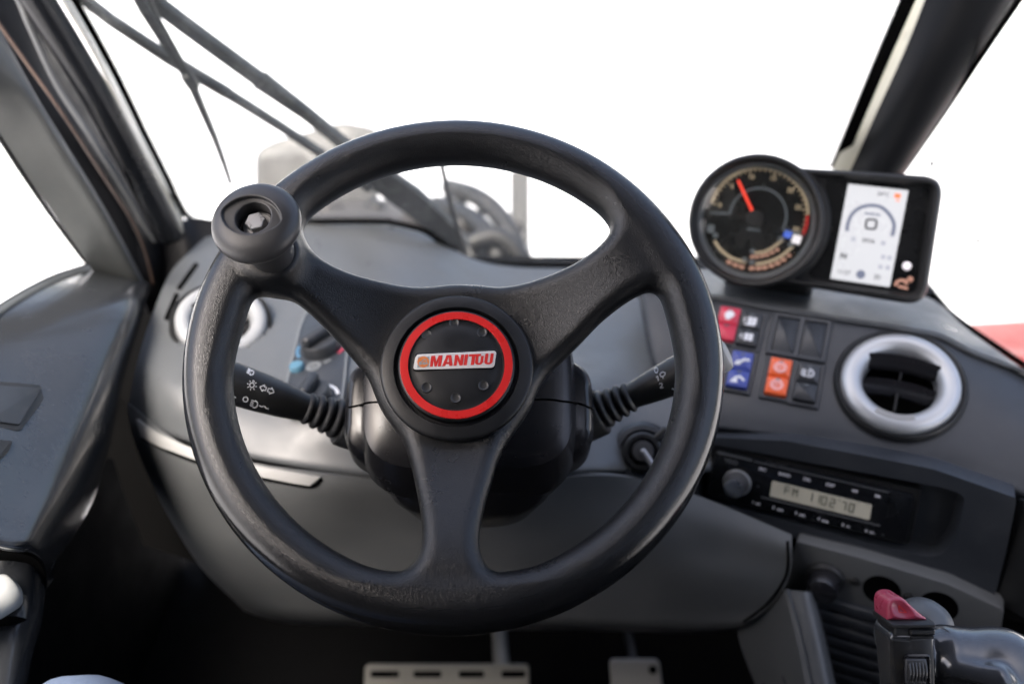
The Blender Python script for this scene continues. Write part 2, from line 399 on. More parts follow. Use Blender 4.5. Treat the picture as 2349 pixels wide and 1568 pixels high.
class Surf:
    def __init__(s, *ms):
        m = join(*ms); s.b = BVHTree.FromPolygons([tuple(v) for v in m[0]], m[1])
    def hit(s, px, py, off=0):
        r = ray(px, py).normalized(); l, n, i, d = s.b.ray_cast(CAM, r)
        if l is None: return None, None
        if n.dot(r) > 0: n = -n
        return l+n*off, n
    def frame(s, px, py, px2, py2):
        o, n = s.hit(px, py); q, n2 = s.hit(px2, py2); return Frame(o, q-o, n)
    def ribbon(s, A, B, off, sub=6, cross=3):
        """a strip laid on the surface between two picture lines"""
        A = cr([Vector((a[0], a[1], 0)) for a in A], sub); B = cr([Vector((a[0], a[1], 0)) for a in B], sub); G = []
        for a, b in zip(A, B):
            row = []
            for k in range(cross+1):
                q = a.lerp(b, k/cross); h, n = s.hit(q.x, q.y, off)
                row.append(h)
            if all(h is not None for h in row): G.append(row)
        return slab(grid_mesh(G), off*1.5)
    def line(s, pts, r, off=0, sub=6):
        A = cr([Vector((a[0], a[1], 0)) for a in pts], sub); q = [s.hit(a.x, a.y, off)[0] for a in A]
        return tube([x for x in q if x is not None], r, 8)

def smin(a, b, k):
    h = np.clip(.5+.5*(b-a)/k, 0, 1); return b*(1-h)+a*h-k*h*(1-h)
def smax(a, b, k): return -smin(-a, -b, k)
def nets(fn, lo, hi, h, fn_grid=None, project=3):
    """surface of a signed distance function as a clean quad mesh"""
    lo = np.array(lo, float); N = np.ceil((np.array(hi)-lo)/h).astype(int)+1
    X, Y, Z = np.meshgrid(*[lo[i]+h*np.arange(N[i]) for i in range(3)], indexing='ij', sparse=False)
    Fv = (fn_grid or fn)(X, Y, Z).astype(np.float32)
    S = Fv < 0
    c = [(i, j, k) for i in (0, 1) for j in (0, 1) for k in (0, 1)]
    cs = lambda A, o: A[o[0]:N[0]-1+o[0], o[1]:N[1]-1+o[1], o[2]:N[2]-1+o[2]]
    cnt = sum(cs(S, o).astype(np.int8) for o in c); act = (cnt > 0) & (cnt < 8)
    I = np.argwhere(act); idx = -np.ones(act.shape, np.int32); idx[act] = np.arange(len(I))
    vals = {o: Fv[I[:, 0]+o[0], I[:, 1]+o[1], I[:, 2]+o[2]] for o in c}
    acc = np.zeros((len(I), 3)); num = np.zeros(len(I))
    for o in c:
        for ax in range(3):
            if o[ax] == 0:
                q = list(o); q[ax] = 1; q = tuple(q); a, b = vals[o], vals[q]; m = (a < 0) != (b < 0)
                t = np.where(m, a/np.where(m, a-b, 1), 0); p = np.tile(np.array(o, float), (len(I), 1)); p[:, ax] = t
                acc[m] += p[m]; num[m] += 1
    V = lo+h*(I+acc/num[:, None])
    Fc = []
    for ax in range(3):
        u, v = (ax+1) % 3, (ax+2) % 3
        sl0 = [slice(1, N[i]-1) for i in range(3)]; sl0[ax] = slice(0, N[ax]-1)
        sl1 = list(sl0); sl1[ax] = slice(1, N[ax])
        a, b = S[tuple(sl0)], S[tuple(sl1)]; E = np.argwhere(a != b); flip = a[a != b]
        E = E+np.array([s_.start for s_ in sl0])
        def cell(du, dv): q = E.copy(); q[:, u] -= du; q[:, v] -= dv; return idx[q[:, 0], q[:, 1], q[:, 2]]
        Q = np.stack([cell(1, 1), cell(0, 1), cell(0, 0), cell(1, 0)], 1); Q[~flip] = Q[~flip][:, ::-1]; Fc.append(Q)
    Fc = np.concatenate(Fc); Fc = Fc[(Fc >= 0).all(1)]
    e = h*.15
    for _ in range(project):
        x, y, z = V.T; f0 = fn(x, y, z)
        g = np.stack([fn(x+e, y, z)-f0, fn(x, y+e, z)-f0, fn(x, y, z+e)-f0], 1)/e
        st = (f0/np.maximum((g**2).sum(1), .2))[:, None]*g; ln = np.linalg.norm(st, axis=1, keepdims=True)
        V = V-st*np.minimum(1, h*.5/np.maximum(ln, 1e-12))
    return V.tolist(), Fc.tolist()
def part_nets(name, mesh, m, parent, **k):
    o = part(name, mesh, m, parent, smooth=180, **k); return o
def poly_sd(px, py, x, y):
    """signed distance to a closed polygon, negative inside"""
    d = np.full(np.shape(x), 1e9); s = np.ones(np.shape(x)); n = len(px)
    for i in range(n):
        j = i-1; ex, ey = px[j]-px[i], py[j]-py[i]; wx, wy = x-px[i], y-py[i]
        t = np.clip((wx*ex+wy*ey)/max(ex*ex+ey*ey, 1e-14), 0, 1); bx, by = wx-ex*t, wy-ey*t; d = np.minimum(d, bx*bx+by*by)
        c1, c2, c3 = y >= py[i], y < py[j], ex*wy > ey*wx
        s = np.where((c1 & c2 & c3) | (~c1 & ~c2 & ~c3), -s, s)
    return s*np.sqrt(d)

# ================================================================== THE SETTING
part('ground', ([Vector((-600, -600, -.95)), Vector((600, -600, -.95)), Vector((600, 600, -.95)), Vector((-600, 600, -.95))], [(0, 1, 2, 3)]), 'ground', None,
     top=('pale concrete yard outside the cab, washed out by daylight', 'ground', None, 'structure'))
part('floor', move(rbox(1.24, 2.1, .04, .004), 0, .35, -.02), 'floor', None, top=('dark cab floor under the pedals', 'floor', None, 'structure'))

# shell of the cab: bulkhead under the dash, plus unseen rear, quarters and roof added to block light
cab = thing('cab_shell', 'dark cab bodywork surrounding the footwell, with unseen roof and rear added to block light', 'cab', Matrix.Translation((0, .4, 0)))
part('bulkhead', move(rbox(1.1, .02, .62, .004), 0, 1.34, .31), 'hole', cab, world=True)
part('side_wall', move(rbox(.02, 1.95, .60, .004), .60, .37, .30), 'floor', cab, world=True)
part('side_wall', move(rbox(.02, 1.95, .62, .004), -.60, .37, .31), 'floor', cab, world=True)
part('rear_blocker', move(rbox(1.18, .02, 1.68, .004), 0, -.64, .84), 'floor', cab, world=True)  # out of view; closed full height to cut light from behind
for x_ in (-.60, .60): part('quarter_blocker', move(rbox(.018, .75, 1.68, .004), x_, -.26, .84), 'floor', cab, world=True)  # out of view; added to keep side light off the interior
part('roof_blocker', move(rbox(1.25, 1.75, .05, .01), 0, -.07, 1.72), 'panel', cab, world=True)  # out of view; length set to block the overhead sky


# ================================================================== STEERING WHEEL
TW = math.radians(20.14); YW = math.radians(1.1)
we1 = XA*math.cos(YW)+FA*math.sin(YW); we2 = UA*math.cos(TW)+FA*math.sin(TW); we2 = (we2-we1*we2.dot(we1)).normalized()
W = Frame(P(1043.5, 815.5, .736), we1, we1.cross(we2))
RR, RT, ZH = .18107, .0178, -.036
def zc(r): t = np.clip((r-.052)/(.168-.052), 0, 1); return ZH*(1-t*t*(3-2*t))
def wuv(px, py):
    z = 0.0
    for _ in range(6): u = W.uv(px, py, z); z = float(zc(math.hypot(*u)))
    return u
def hole(pts, ccw):
    q = [wuv(*p) for p in pts]; q = [tuple(v)[:2] for v in cr([Vector((a, b, 0)) for a, b in q], 3)]
    a0 = math.atan2(q[-1][1], q[-1][0]); a1 = math.atan2(q[0][1], q[0][0])
    if ccw: 
        while a1 < a0: a1 += 2*math.pi
    else:
        while a1 > a0: a1 -= 2*math.pi
    n = 24; q += [((RR-.003)*math.cos(a0+(a1-a0)*k/n), (RR-.003)*math.sin(a0+(a1-a0)*k/n)) for k in range(n+1)]
    return np.array([p[0] for p in q]), np.array([p[1] for p in q])
H_top = hole([(800, 370), (748, 405), (712, 448), (698, 480), (695, 500), (694, 530), (700, 553), (713, 577), (748, 605), (800, 630), (870, 650), (939, 663), (991, 663), (1043, 658), (1100, 660), (1150, 664), (1215, 652), (1290, 624), (1345, 592), (1385, 556), (1400, 525), (1398, 500), (1392, 480), (1380, 448), (1345, 405), (1290, 370)], True)
H_left = hole([(478, 970), (502, 880), (532, 800), (553, 742), (563, 708), (571, 689), (584, 677), (609, 669), (644, 675), (672, 689), (714, 723), (766, 775), (800, 814), (840, 862), (855, 895), (873, 938), (902, 982), (924, 1012), (942, 1066), (953, 1114), (964, 1172), (968, 1226), (962, 1267), (945, 1296), (920, 1315), (891, 1321), (850, 1324), (790, 1326), (735, 1318)], False)
H_right = hole([(1352, 1318), (1300, 1326), (1243, 1324), (1203, 1321), (1173, 1320), (1149, 1320), (1124, 1308), (1107, 1280), (1099, 1242), (1104, 1197), (1116, 1143), (1127, 1110), (1140, 1063), (1162, 1019), (1187, 982), (1216, 938), (1231, 902), (1253, 865), (1293, 825), (1330, 789), (1375, 742), (1420, 705), (1455, 682), (1485, 669), (1510, 668), (1527, 680), (1536, 708), (1546, 745), (1562, 800), (1585, 880), (1606, 970)], False)
KB = W.uv(636, 604, .0)                                       # foot of the spinner knob on the rim
def reg2(x, y):
    r = np.hypot(x, y); d = r-RR
    for hx, hy in (H_top, H_left, H_right): d = np.maximum(d, -poly_sd(hx, hy, x, y))
    return d
def wheel_sd(x, y, z, d2=None):
    r = np.hypot(x, y); qx = r-RR
    if d2 is None: d2 = reg2(x, y)
    k = np.sqrt((qx/RT)**2+((z+.001)/(RT*1.06))**2); tor = (k-1)*RT
    out = np.clip(qx/.004, 0, 1)
    tor = tor+.0016*out*np.exp(-((z+.0085)/.0013)**2)         # moulding seam round the outside of the rim
    rr, hh = .0125, .0140
    zz = np.abs(z-zc(r)-.001)-hh+rr; a = np.maximum(d2+rr, 0); b = np.maximum(zz, 0)
    sp = np.sqrt(a*a+b*b)+np.minimum(np.maximum(d2+rr, zz), 0)-rr
    d = smin(tor, sp, .010)
    kr = np.hypot(x-KB[0], y-KB[1]); cyl = smax(kr-.0195-.12*np.maximum(0, .016-z), np.abs(z-.004)-.014, .004)
    return smin(d, cyl, .012)
wheel = thing('steering_wheel', 'black grained three-spoke steering wheel with a red-ringed round centre', 'steering wheel', W.M)
LO, HI, HS = (-.204, -.204, -.046), (.204, .204, .026), .0020
def wheel_grid(X, Y, Z):
    d2 = reg2(X[:, :, 0], Y[:, :, 0])[:, :, None]; return wheel_sd(X, Y, Z, d2)
part_nets('rim', nets(wheel_sd, LO, HI, HS, wheel_grid), 'leather', wheel)

hc = W.uv(1047, 838, -.014); HX, HY = hc
RC = .0577
prof = [(RC-.004, -.030), (RC-.001, -.028), (RC, -.020), (RC, -.0165), (RC-.0008, -.0152), (RC-.0022, -.0146), (.0475, -.0140), (.0468, -.0150), (.0462, -.0190), (.0440, -.0190), (.0437, -.0125), (.0430, -.0118),
        (.0425, -.0115), (.0358, -.0112), (.0353, -.0122), (.0345, -.0124), (.0300, -.0108), (.020, -.0097), (.010, -.0092), (0, -.009)]
RHX, RHY = W.uv(1044.6, 832.5, -.0115)
part('hub_cap', move(lathe(prof, 96), HX, HY), 'hub', wheel)
def hubz(x, y):
    r = math.hypot(x-HX, y-HY); ps = prof[::-1]
    for (r0, z0), (r1, z1) in zip(ps, ps[1:]):
        if r0 <= r <= r1: return z0+(z1-z0)*(r-r0)/max(1e-9, r1-r0)
    return -.012
part('red_ring', move(lathe([(.0422, -.0118), (.0422, -.01115), (.0419, -.0108), (.0364, -.0106), (.0361, -.01095), (.0361, -.0118)], 96, False), HX, HY), 'red', wheel)
for cx_, cy_ in ((810, 455), (985, 515), (995, 850), (820, 928), (638, 862), (638, 528)):
    x, y = W.uv(745+cx_*.3655, 573+cy_*.3655, -.010); z = hubz(x, y)
    part('dimple', move(lathe([(.0040, z-.0010), (.0040, z+.0008), (.0037, z+.0011), (.0032, z+.0007), (.0020, z+.0004), (0, z+.0003)], 24), x, y), 'dimple', wheel)
# maker's badge
BF = [(555, 655), (1080, 633), (1060, 737), (555, 752)]
bc = [W.uv(745+a*.3655, 573+b*.3655, -.0085) for a, b in [(572, 655), (1078, 632), (1062, 738), (552, 752)]]
part('badge_seat', plate(rpoly([((x-HX)*1.02+HX, (y-HY)*1.0+HY+(.0012 if i < 2 else -.0006)) for i, (x, y) in enumerate(bc)], .003), -.011, -.0086, .0004), 'gloss', wheel)
badge = part('badge', plate(rpoly(bc, .0028), -.0095, -.0082, .0003), 'white', wheel)
b0 = Vector(W.uv(745+657*.3655, 573+732*.3655, -.008)); b1 = Vector(W.uv(745+1050*.3655, 573+716*.3655, -.008)); bt = Vector(W.uv(745+670*.3655, 573+664*.3655, -.008))
bx = (b1-b0).normalized(); by = Vector((-bx.y, bx.x)); bh = (bt-b0).dot(by)*1.0; bw = (b1-b0).length
def blet(polys):
    ms = []
    for p in polys:
        q = [b0+bx*(u*bw+v*bh*.17)+by*(v*bh) for u, v in p]; ms.append(plate([(a.x, a.y) for a in q], -.0083, -.0079))
    return join(*ms)
W1 = .075
LET = []
def I_(x, w_=.075): LET.append([(x, 0), (x+w_, 0), (x+w_, 1), (x, 1)])
# M
x = 0; LET += [[(x, 0), (x+.048, 0), (x+.048, 1), (x, 1)], [(x+.132, 0), (x+.18, 0), (x+.18, 1), (x+.132, 1)], [(x+.048, 1), (x+.048, .62), (x+.074, 0), (x+.106, 0), (x+.132, .62), (x+.132, 1), (x+.118, 1), (x+.09, .42), (x+.062, 1)]]
# A
x = .195; LET += [[(x, 0), (x+.052, 0), (x+.094, 1), (x+.05, 1)], [(x+.118, 0), (x+.17, 0), (x+.125, 1), (x+.08, 1)], [(x+.045, .18), (x+.13, .18), (x+.118, .36), (x+.055, .36)]]
# N
x = .38; LET += [[(x, 0), (x+.048, 0), (x+.048, 1), (x, 1)], [(x+.097, 0), (x+.145, 0), (x+.145, 1), (x+.097, 1)], [(x+.048, 1), (x+.048, .55), (x+.097, 0), (x+.097, .45)]]
I_(.54, .052)
# T with a bar running on over the O
LET += [[(.605, .80), (.80, .80), (.80, 1), (.605, 1)], [(.655, 0), (.707, 0), (.707, .80), (.655, .80)]]
# O
x = .72; o_out = rpoly([(x, 0), (x+.125, 0), (x+.125, .98), (x, .98)], [.05]*4)
LET += [[(x, .2), (x+.015, .06), (x+.042, 0), (x+.046, .16), (x+.042, .8), (x, .8)], [(x+.042, 0), (x+.083, 0), (x+.083, .16), (x+.042, .16)], [(x+.083, 0), (x+.11, .06), (x+.125, .2), (x+.125, .8), (x+.083, .8), (x+.080, .16)]]
# U
x = .868; LET += [[(x, .2), (x+.015, .06), (x+.045, 0), (x+.048, .16), (x+.048, 1), (x, 1)], [(x+.045, 0), (x+.088, 0), (x+.086, .16), (x+.046, .16)], [(x+.088, 0), (x+.118, .06), (x+.132, .2), (x+.132, 1), (x+.084, 1), (x+.084, .16)]]
part('lettering', blet(LET), 'badgered', badge, smooth=False)
eq = [W.uv(745+a*.3655, 573+b*.3655, -.008) for a, b in [(583, 672), (655, 668), (652, 732), (580, 738)]]
part('emblem_ground', plate(eq, -.0083, -.0080), 'badgegrey', badge, smooth=False)
ex, ey = W.uv(745+617*.3655, 573+702*.3655, -.008)
part('emblem_disc', disc(ex, ey, .0044, -.0083, -.0078, 40), 'orange', badge)
em = [bar(ex-.0032, ey-.0008, ex-.001, ey+.0002, .0006, -.0080, -.0076), bar(ex-.001, ey+.0002, ex+.0005, ey+.002, .0006, -.0080, -.0076), bar(ex+.0005, ey+.002, ex+.002, ey+.0018, .0006, -.0080, -.0076),
      bar(ex+.002, ey+.0018, ex+.0027, ey-.001, .0005, -.0080, -.0076), bar(ex-.003, ey-.0014, ex+.0036, ey-.0014, .0007, -.0080, -.0076), arc(ex+.0008, ey-.0012, .0006, .0011, 0, 360, -.0080, -.00755), arc(ex-.0022, ey-.0016, .0005, .0010, 0, 360, -.0080, -.00755)]
part('emblem_figure', join(*em), 'badgegrey', badge, smooth=False)

# spinner knob
kt = W.uv(588, 512, .060)
K = Frame(W.w(KB[0], KB[1], .016), W.e1, (W.w(kt[0], kt[1], .060)-W.w(KB[0], KB[1], .016)))
def knob_sd(x, y, z):
    r = np.hypot(x, y)
    el = (np.sqrt((r/.0318)**2+((z-.0440)/.0155)**2)-1)*.0155
    el = smax(el, z-.0562, .004)
    st = smax(r-(.0165+.005*np.clip((z-.002)/.04, 0, 1)), np.abs(z-.018)-.0205, .003)
    d = smin(el, st, .010)
    a = math.radians(-13); u, v = (x+.001)*math.cos(a)+y*math.sin(a), -(x+.001)*math.sin(a)+y*math.cos(a)
    lens = smax(np.hypot(u, v-.0083)-.0238, np.hypot(u, v+.0083)-.0238, .002)
    d = smax(d, -smax(lens, .0518-z, .0006), .0008)
    hl = smax(np.hypot(x+.0003, y)-.0125, .039-z, .0006)
    return smax(d, -hl, .0006)
kn = part_nets('spinner_knob', xf(nets(knob_sd, (-.034, -.034, -.004), (.034, .034, .061), .0008), W.M.inverted() @ K.M), 'knob', wheel)
KL = W.M.inverted() @ K.M
hexo = [(.0073*math.cos(math.radians(a+14)), .0073*math.sin(math.radians(a+14))) for a in range(0, 360, 60)]
bolt = part('bolt', xf(join(stack(hexo, [(0, .037), (0, .0472), (.0006, .0478)]), lathe([(.0105, .0385), (.0105, .0402), (.004, .0402)], 32)), KL), 'bolt', kn)
lt = []
for ch, a in (('V', 92), ('I', 62), ('B', 32), ('O', -2), ('8', 200), ('.', 218), ('8', 236)):
    r = .0048; am = math.radians(a)
    lt.append(xf(text(ch, .0031, depth=.00022, fat=.00006), Matrix.Translation((r*math.cos(am), r*math.sin(am), .0479)) @ Matrix.Rotation(am-math.pi/2, 4, 'Z')))
part('bolt_marking', xf(join(*lt), KL), 'trimgrey', bolt, smooth=False)

# ================================================================== STEERING COLUMN
CF = Frame(W.w(HX+.008, HY, 0), W.e1, W.n)          # axis of the column, z towards the driver
def sect(w_, h, z, n=4.0, k=72, dy=0.0, dx=0.0):
    out = []
    for i in range(k):
        a = 2*math.pi*i/k; c, s = math.cos(a), math.sin(a)
        out.append(Vector((dx+w_*math.copysign(abs(c)**(2/n), c), dy+h*math.copysign(abs(s)**(2/n), s), z)))
    return out
def loft(secs, cap=(True, True)):
    k = len(secs[0]); V = [v for s in secs for v in s]; Fc = []
    for i in range(len(secs)-1):
        for j in range(k): a, b = i*k+j, i*k+(j+1) % k; Fc.append((a, b, b+k, a+k))
    if cap[0]: Fc.append(tuple(range(k))[::-1])
    if cap[1]: Fc.append(tuple(range((len(secs)-1)*k, len(secs)*k)))
    return V, Fc
column = thing('steering_column', 'glossy black two-part steering column shroud behind the wheel hub', 'column', CF.M)
m_shr = loft([sect(.045, .045, -.050, 2.6, dx=-.004), sect(.074, .060, -.052, 3.6, dy=-.004), sect(.082, .066, -.056, 4.0, dy=-.004), sect(.086, .070, -.075, 4.2, dy=-.006), sect(.088, .075, -.10, 4.0, dy=-.009), sect(.086, .076, -.14, 3.4, dy=-.008), sect(.078, .078, -.19, 3, dy=-.004), sect(.06, .06, -.25, 2.4, dy=0)])
part('shroud', m_shr, 'gloss', column)
m_hou = loft([sect(.094, .036, -.078, 4, dy=-.012), sect(.0985, .043, -.081, 4.5, dy=-.012), sect(.1015, .047, -.090, 4.5, dy=-.012), sect(.1025, .050, -.125, 4.0, dy=-.014), sect(.098, .046, -.150, 3.5, dy=-.014)])
part('switch_housing', m_hou, 'gloss', column)
S_col = Surf(xf(m_shr, CF.M), xf(m_hou, CF.M))
part('parting_line', S_col.line([(800, 934), (830, 928), (862, 922), (1050, 918), (1240, 916), (1290, 920), (1330, 926), (1362, 940)], .0009), 'hole', column, world=True)
part('lower_collar', loft([sect(.056, .018, -.085, 3, dy=-.056), sect(.066, .026, -.095, 3, dy=-.058), sect(.068, .032, -.13, 3, dy=-.060), sect(.06, .04, -.2, 3, dy=-.05)]), 'gloss', column)
part('inner_column', lathe([(.040, -.06), (.040, -.02), (.03, -.02)], 40), 'black', column)

# ------------------------------------------------------------------ stalks
def stalk(a, b, prof, name, label, bellow, marks, extra=()):
    Mx = axis_M(a, b); t = thing(name, label, 'stalk', Mx, 'stalks on the steering column')
    part('lever', lathe(prof, 48), 'black', t)
    part('rubber_boot', lathe(bellow, 40), 'rubber', t)
    for nm, ms, mm in extra: part(nm, ms, mm, t)
    iv = Mx.inverted()
    S = Surf(xf(lathe(prof, 96), Mx))
    ms = []
    for pts, kind in marks:
        for poly in pts:
            q = [S.hit(x, y, .0003)[0] for x, y in poly]
            if any(v is None for v in q): continue
            ms.append((q, [tuple(range(len(q)))]))
    if ms: part('marking', join(*[slab_poly(m) for m in ms]), 'print', t, world=True, smooth=False)
    return t
def slab_poly(m):
    V, f = m; c = [v+(v-CAM).normalized()*.0004 for v in V]; n = len(V)
    return V+c, [tuple(range(n)), tuple(range(n, 2*n))[::-1]]+[(i, (i+1) % n, n+(i+1) % n, n+i) for i in range(n)]
def ringp(cx, cy, r, wd, n=18, sx=1, a0=0, a1=360):
    out = []
    for k in range(n):
        a, b = math.radians(a0+(a1-a0)*k/n), math.radians(a0+(a1-a0)*(k+1)/n)
        out.append([(cx+(r-wd)*math.cos(a)*sx, cy+(r-wd)*math.sin(a)), (cx+r*math.cos(a)*sx, cy+r*math.sin(a)), (cx+r*math.cos(b)*sx, cy+r*math.sin(b)), (cx+(r-wd)*math.cos(b)*sx, cy+(r-wd)*math.sin(b))])
    return out
def seg(x0, y0, x1, y1, wd):
    dx, dy = x1-x0, y1-y0; l = math.hypot(dx, dy); nx, ny = -dy/l*wd/2, dx/l*wd/2
    return [(x0-nx, y0-ny), (x1-nx, y1-ny), (x1+nx, y1+ny), (x0+nx, y0+ny)]
def pl(pts, wd, closed=False):
    q = list(pts)+([pts[0]] if closed else []); return [seg(*a, *b, wd) for a, b in zip(q, q[1:])]
def rotp(polys, deg, cx, cy):
    a = math.radians(deg); c, s = math.cos(a), math.sin(a)
    return [[(cx+(x-cx)*c-(y-cy)*s, cy+(x-cx)*s+(y-cy)*c) for x, y in p] for p in polys]
lm = []
sun_ic = ringp(577.5, 883, 6, 1.7)+[seg(577.5+8*math.cos(a), 883+8*math.sin(a), 577.5+11.5*math.cos(a), 883+11.5*math.sin(a), 1.7) for a in [math.radians(k) for k in (0, 45, 90, 135, 180, 225, 315)]]+ringp(578, 874, 2.6, 1.2, 10)
lm.append((rotp(sun_ic, 18, 577.5, 883), 0))
arr = [(0, -9), (-13, 0), (0, 9), (0, 4.5), (9, 4.5), (9, -4.5), (0, -4.5)]
lm.append((rotp(pl([(604+x*.68, 890+y*.85) for x, y in arr], 1.7, True), 20, 604, 890), 0))
lm.append((rotp(pl([(620-x*.68, 896+y*.85) for x, y in arr], 1.7, True), 20, 620, 896), 0))
lm.append((ringp(563, 915, 6.5, 2), 0))
lamp = [seg(574, y, 581, y+1, 1.8) for y in (918, 922, 926, 930)]+ringp(583, 925, 9, 2, 12, 1, -90, 90)+[seg(583, 916, 583, 934, 2)]
lm.append((rotp(lamp, 17, 580, 925), 0))
lm.append((pl([(594, 929), (600, 932), (605, 930), (610, 935), (616, 937)], 2), 0))
lamp2 = [seg(566, y, 573, y+1, 2.4) for y in (847, 850, 853, 856)]+ringp(575, 853, 6.5, 2, 12, 1.2, -90, 90)+[seg(575, 847, 575, 859, 2)]
lm.append((rotp(lamp2, 22, 572, 853), 0))
lm.append(([seg(527, 905, 541, 911, 2.5)], 0))
A0, B0 = P(790, 965, .865), P(452, 851, .815); LN = (B0-A0).length
bw_l = []
for i in range(3):
    z0 = .020-i*.0085
    bw_l += []
def bellows(z0, n, step, r0, r1, dr):
    out = [(r0*.8, z0)]
    for i in range(n):
        r = r0+(r1-r0)*i/max(1, n-1)
        for k in range(7): t = k/6; out.append((r-dr+dr*math.sin(math.pi*t)**.7*1.0, z0+step*(i+t)))
    out.append((r1*.6, z0+step*n+.003)); return out
stalk(A0, B0, [(.0105, .02), (.0125, .040), (.0148, .055), (.0165, .075), (.0176, .096), (.0179, .1165)], 'light_stalk', 'left stalk printed with lamp and turn-arrow symbols', bellows(.004, 4, .0085, .0178, .0140, .0045), lm,
      extra=[('end_collar', lathe(sum([[(.0176, .117+.0012*i), (.0182, .1174+.0012*i), (.0182, .1178+.0012*i), (.0176, .1182+.0012*i)] for i in range(12)], [(.014, .117)])+[(.0165, .135), (.012, LN)], 48), 'rubber'),
             ('mounting_socket', lathe([(.020, -.022), (.0225, -.02), (.0225, .002), (.021, .0042), (.012, .0044)], 40), 'black')])
rm = [(ringp(1505, 849, 7, 2, 12, .62), 0)]
rm.append((pl([(1505, 866), (1508, 862), (1510, 873)], 2.2), 0))
rm.append((rotp(pl([(1513, 858), (1519, 853), (1526, 854), (1524, 861), (1516, 864)], 2, True)+[seg(1520, 862, 1521, 868, 2)], 0, 0, 0), 0))
rm.append((pl([(1512, 881), (1514, 878), (1518, 879), (1518, 883), (1514, 889), (1521, 888)], 2.2), 0))
rm.append(([seg(1541, 890, 1546, 893, 2.2), seg(1547, 880, 1549, 883, 2.2)], 0))
A1, B1 = P(1368, 945, .865), P(1655, 813, .835); LR = (B1-A1).length
stalk(A1, B1, [(.0100, .028), (.0118, .040), (.0140, .056), (.0160, .075), (.0172, .096), (.0175, LR-.010), (.0168, LR-.006)], 'wiper_stalk', 'right stalk printed 0 1 2 with a wiper symbol', bellows(.004, 4, .0078, .0172, .0135, .0045), rm,
      extra=[('end_button', lathe([(.0150, LR-.008), (.0150, LR+.001), (.0135, LR+.004), (.008, LR+.006), (0, LR+.0063)], 40), 'trimgrey'),
             ('mounting_socket', lathe([(.018, -.022), (.0215, -.02), (.0215, .002), (.020, .0042), (.012, .0044)], 40), 'black')])

# ================================================================== DASHBOARD
SW = yaw_frame(1800, 860, 1.04, 20, 62)        # plane of the switch console
dash = thing('dashboard', 'moulded grey and charcoal dashboard wrapped around the steering column', 'dashboard', Matrix.Translation((0, 1.0, .6)))
top_rows = list(zip(*[
 [(470, 545, 1.240), (395, 620, 1.190), (350, 720, 1.122), (315, 830, 1.053), (296, 925, 1.035), (300, 945, 1.042)],
 [(560, 522, 1.270), (500, 610, 1.200), (455, 735, 1.105), (420, 880, 1.016), (400, 985, 1.005), (402, 1006, 1.015)],
 [(700, 510, 1.290), (655, 610, 1.220), (615, 740, 1.115), (585, 900, 1.006), (565, 1030, 0.972), (567, 1052, 0.984)],
 [(800, 510, 1.300), (780, 610, 1.220), (760, 740, 1.105), (745, 900, 0.986), (730, 1058, 0.955), (732, 1080, 0.967)],
 [(890, 513, 1.310), (900, 620, 1.220), (900, 740, 1.105), (900, 900, 0.986), (900, 1075, 0.950), (900, 1098, 0.964)],
 [(975, 535, 1.320), (1000, 640, 1.230), (1020, 750, 1.115), (1040, 900, 0.996), (1050, 1080, 0.950), (1050, 1102, 0.964)],
 [(1080, 592, 1.330), (1110, 680, 1.240), (1150, 780, 1.125), (1190, 900, 1.006), (1210, 1070, 0.950), (1210, 1095, 0.964)],
 [(1180, 612, 1.335), (1230, 690, 1.250), (1290, 790, 1.135), (1330, 900, 1.016), (1350, 1060, 0.965), (1350, 1085, 0.977)],
 [(1330, 616, 1.330), (1370, 700, 1.240), (1410, 800, 1.135), (1440, 910, 1.036), (1470, 1060, 0.995), (1470, 1085, 1.007)],
 [(1500, 618, 1.300), (1530, 710, 1.220), (1560, 810, 1.135), (1590, 910, 1.046), (1610, 1060, 1.020), (1610, 1085, 1.032)],
 [(1660, 620, 1.280), (1690, 720, 1.220), (1700, 810, 1.145), (1720, 910, 1.066), (1740, 1060, 1.050), (1740, 1085, 1.062)]]))
mt = patch(top_rows, 16); S_top = Surf(mt)
LVo, LVn = S_top.hit(508, 745, .004)
LVF = Frame(LVo, Vector((1, .1, 0)), (LVn+(CAM-LVo).normalized()*.55))
part('top_shell', slab(cut(mt, LVF, .046), .006), 'dash', dash, world=True)

def swd(px, py, e=0): return (px, py, SW.depth(px, py)+e)
tops = [(1478, 676), (1640, 694), (1750, 714), (1900, 737), (2057, 760), (2148, 777), (2225, 817), (2348, 866), (2440, 905)]
mids = [(1505, 830), (1640, 830), (1745, 850), (1890, 880), (2060, 900), (2200, 925), (2300, 955), (2430, 1015), (2530, 1060)]
bend = [(1560, 948), (1650, 957), (1780, 976), (1930, 998), (2090, 1030), (2230, 1066), (2340, 1098), (2450, 1145), (2560, 1190)]
lipb = [(1562, 978), (1651, 988), (1785, 1003), (1925, 1022), (2080, 1055), (2215, 1096), (2330, 1138), (2445, 1190), (2560, 1240)]
def curl(i): return (0, 0, 0, 0, 0, .004, .010, .018, .026)[i]
con = [[swd(x, y, .016+curl(i)) for i, (x, y) in enumerate([(a[0]+1, a[1]+1) for a in tops])], [swd(*q, curl(i)) for i, q in enumerate(tops)], [swd(*q, -.004) for q in mids], [swd(*q) for q in bend], [(x, y, SW.depth(bx_, by_)+.006) for (x, y), (bx_, by_) in zip(lipb, bend)], [(x, y+6, SW.depth(bx_, by_)+.07) for (x, y), (bx_, by_) in zip(lipb, bend)]]
con = [[con[r][c] for r in range(len(con))] for c in range(len(tops))]
side = [(px-6, py+3, d+.045) for px, py, d in con[0]]
mc = patch([side]+con, 16); S_con = Surf(mc)
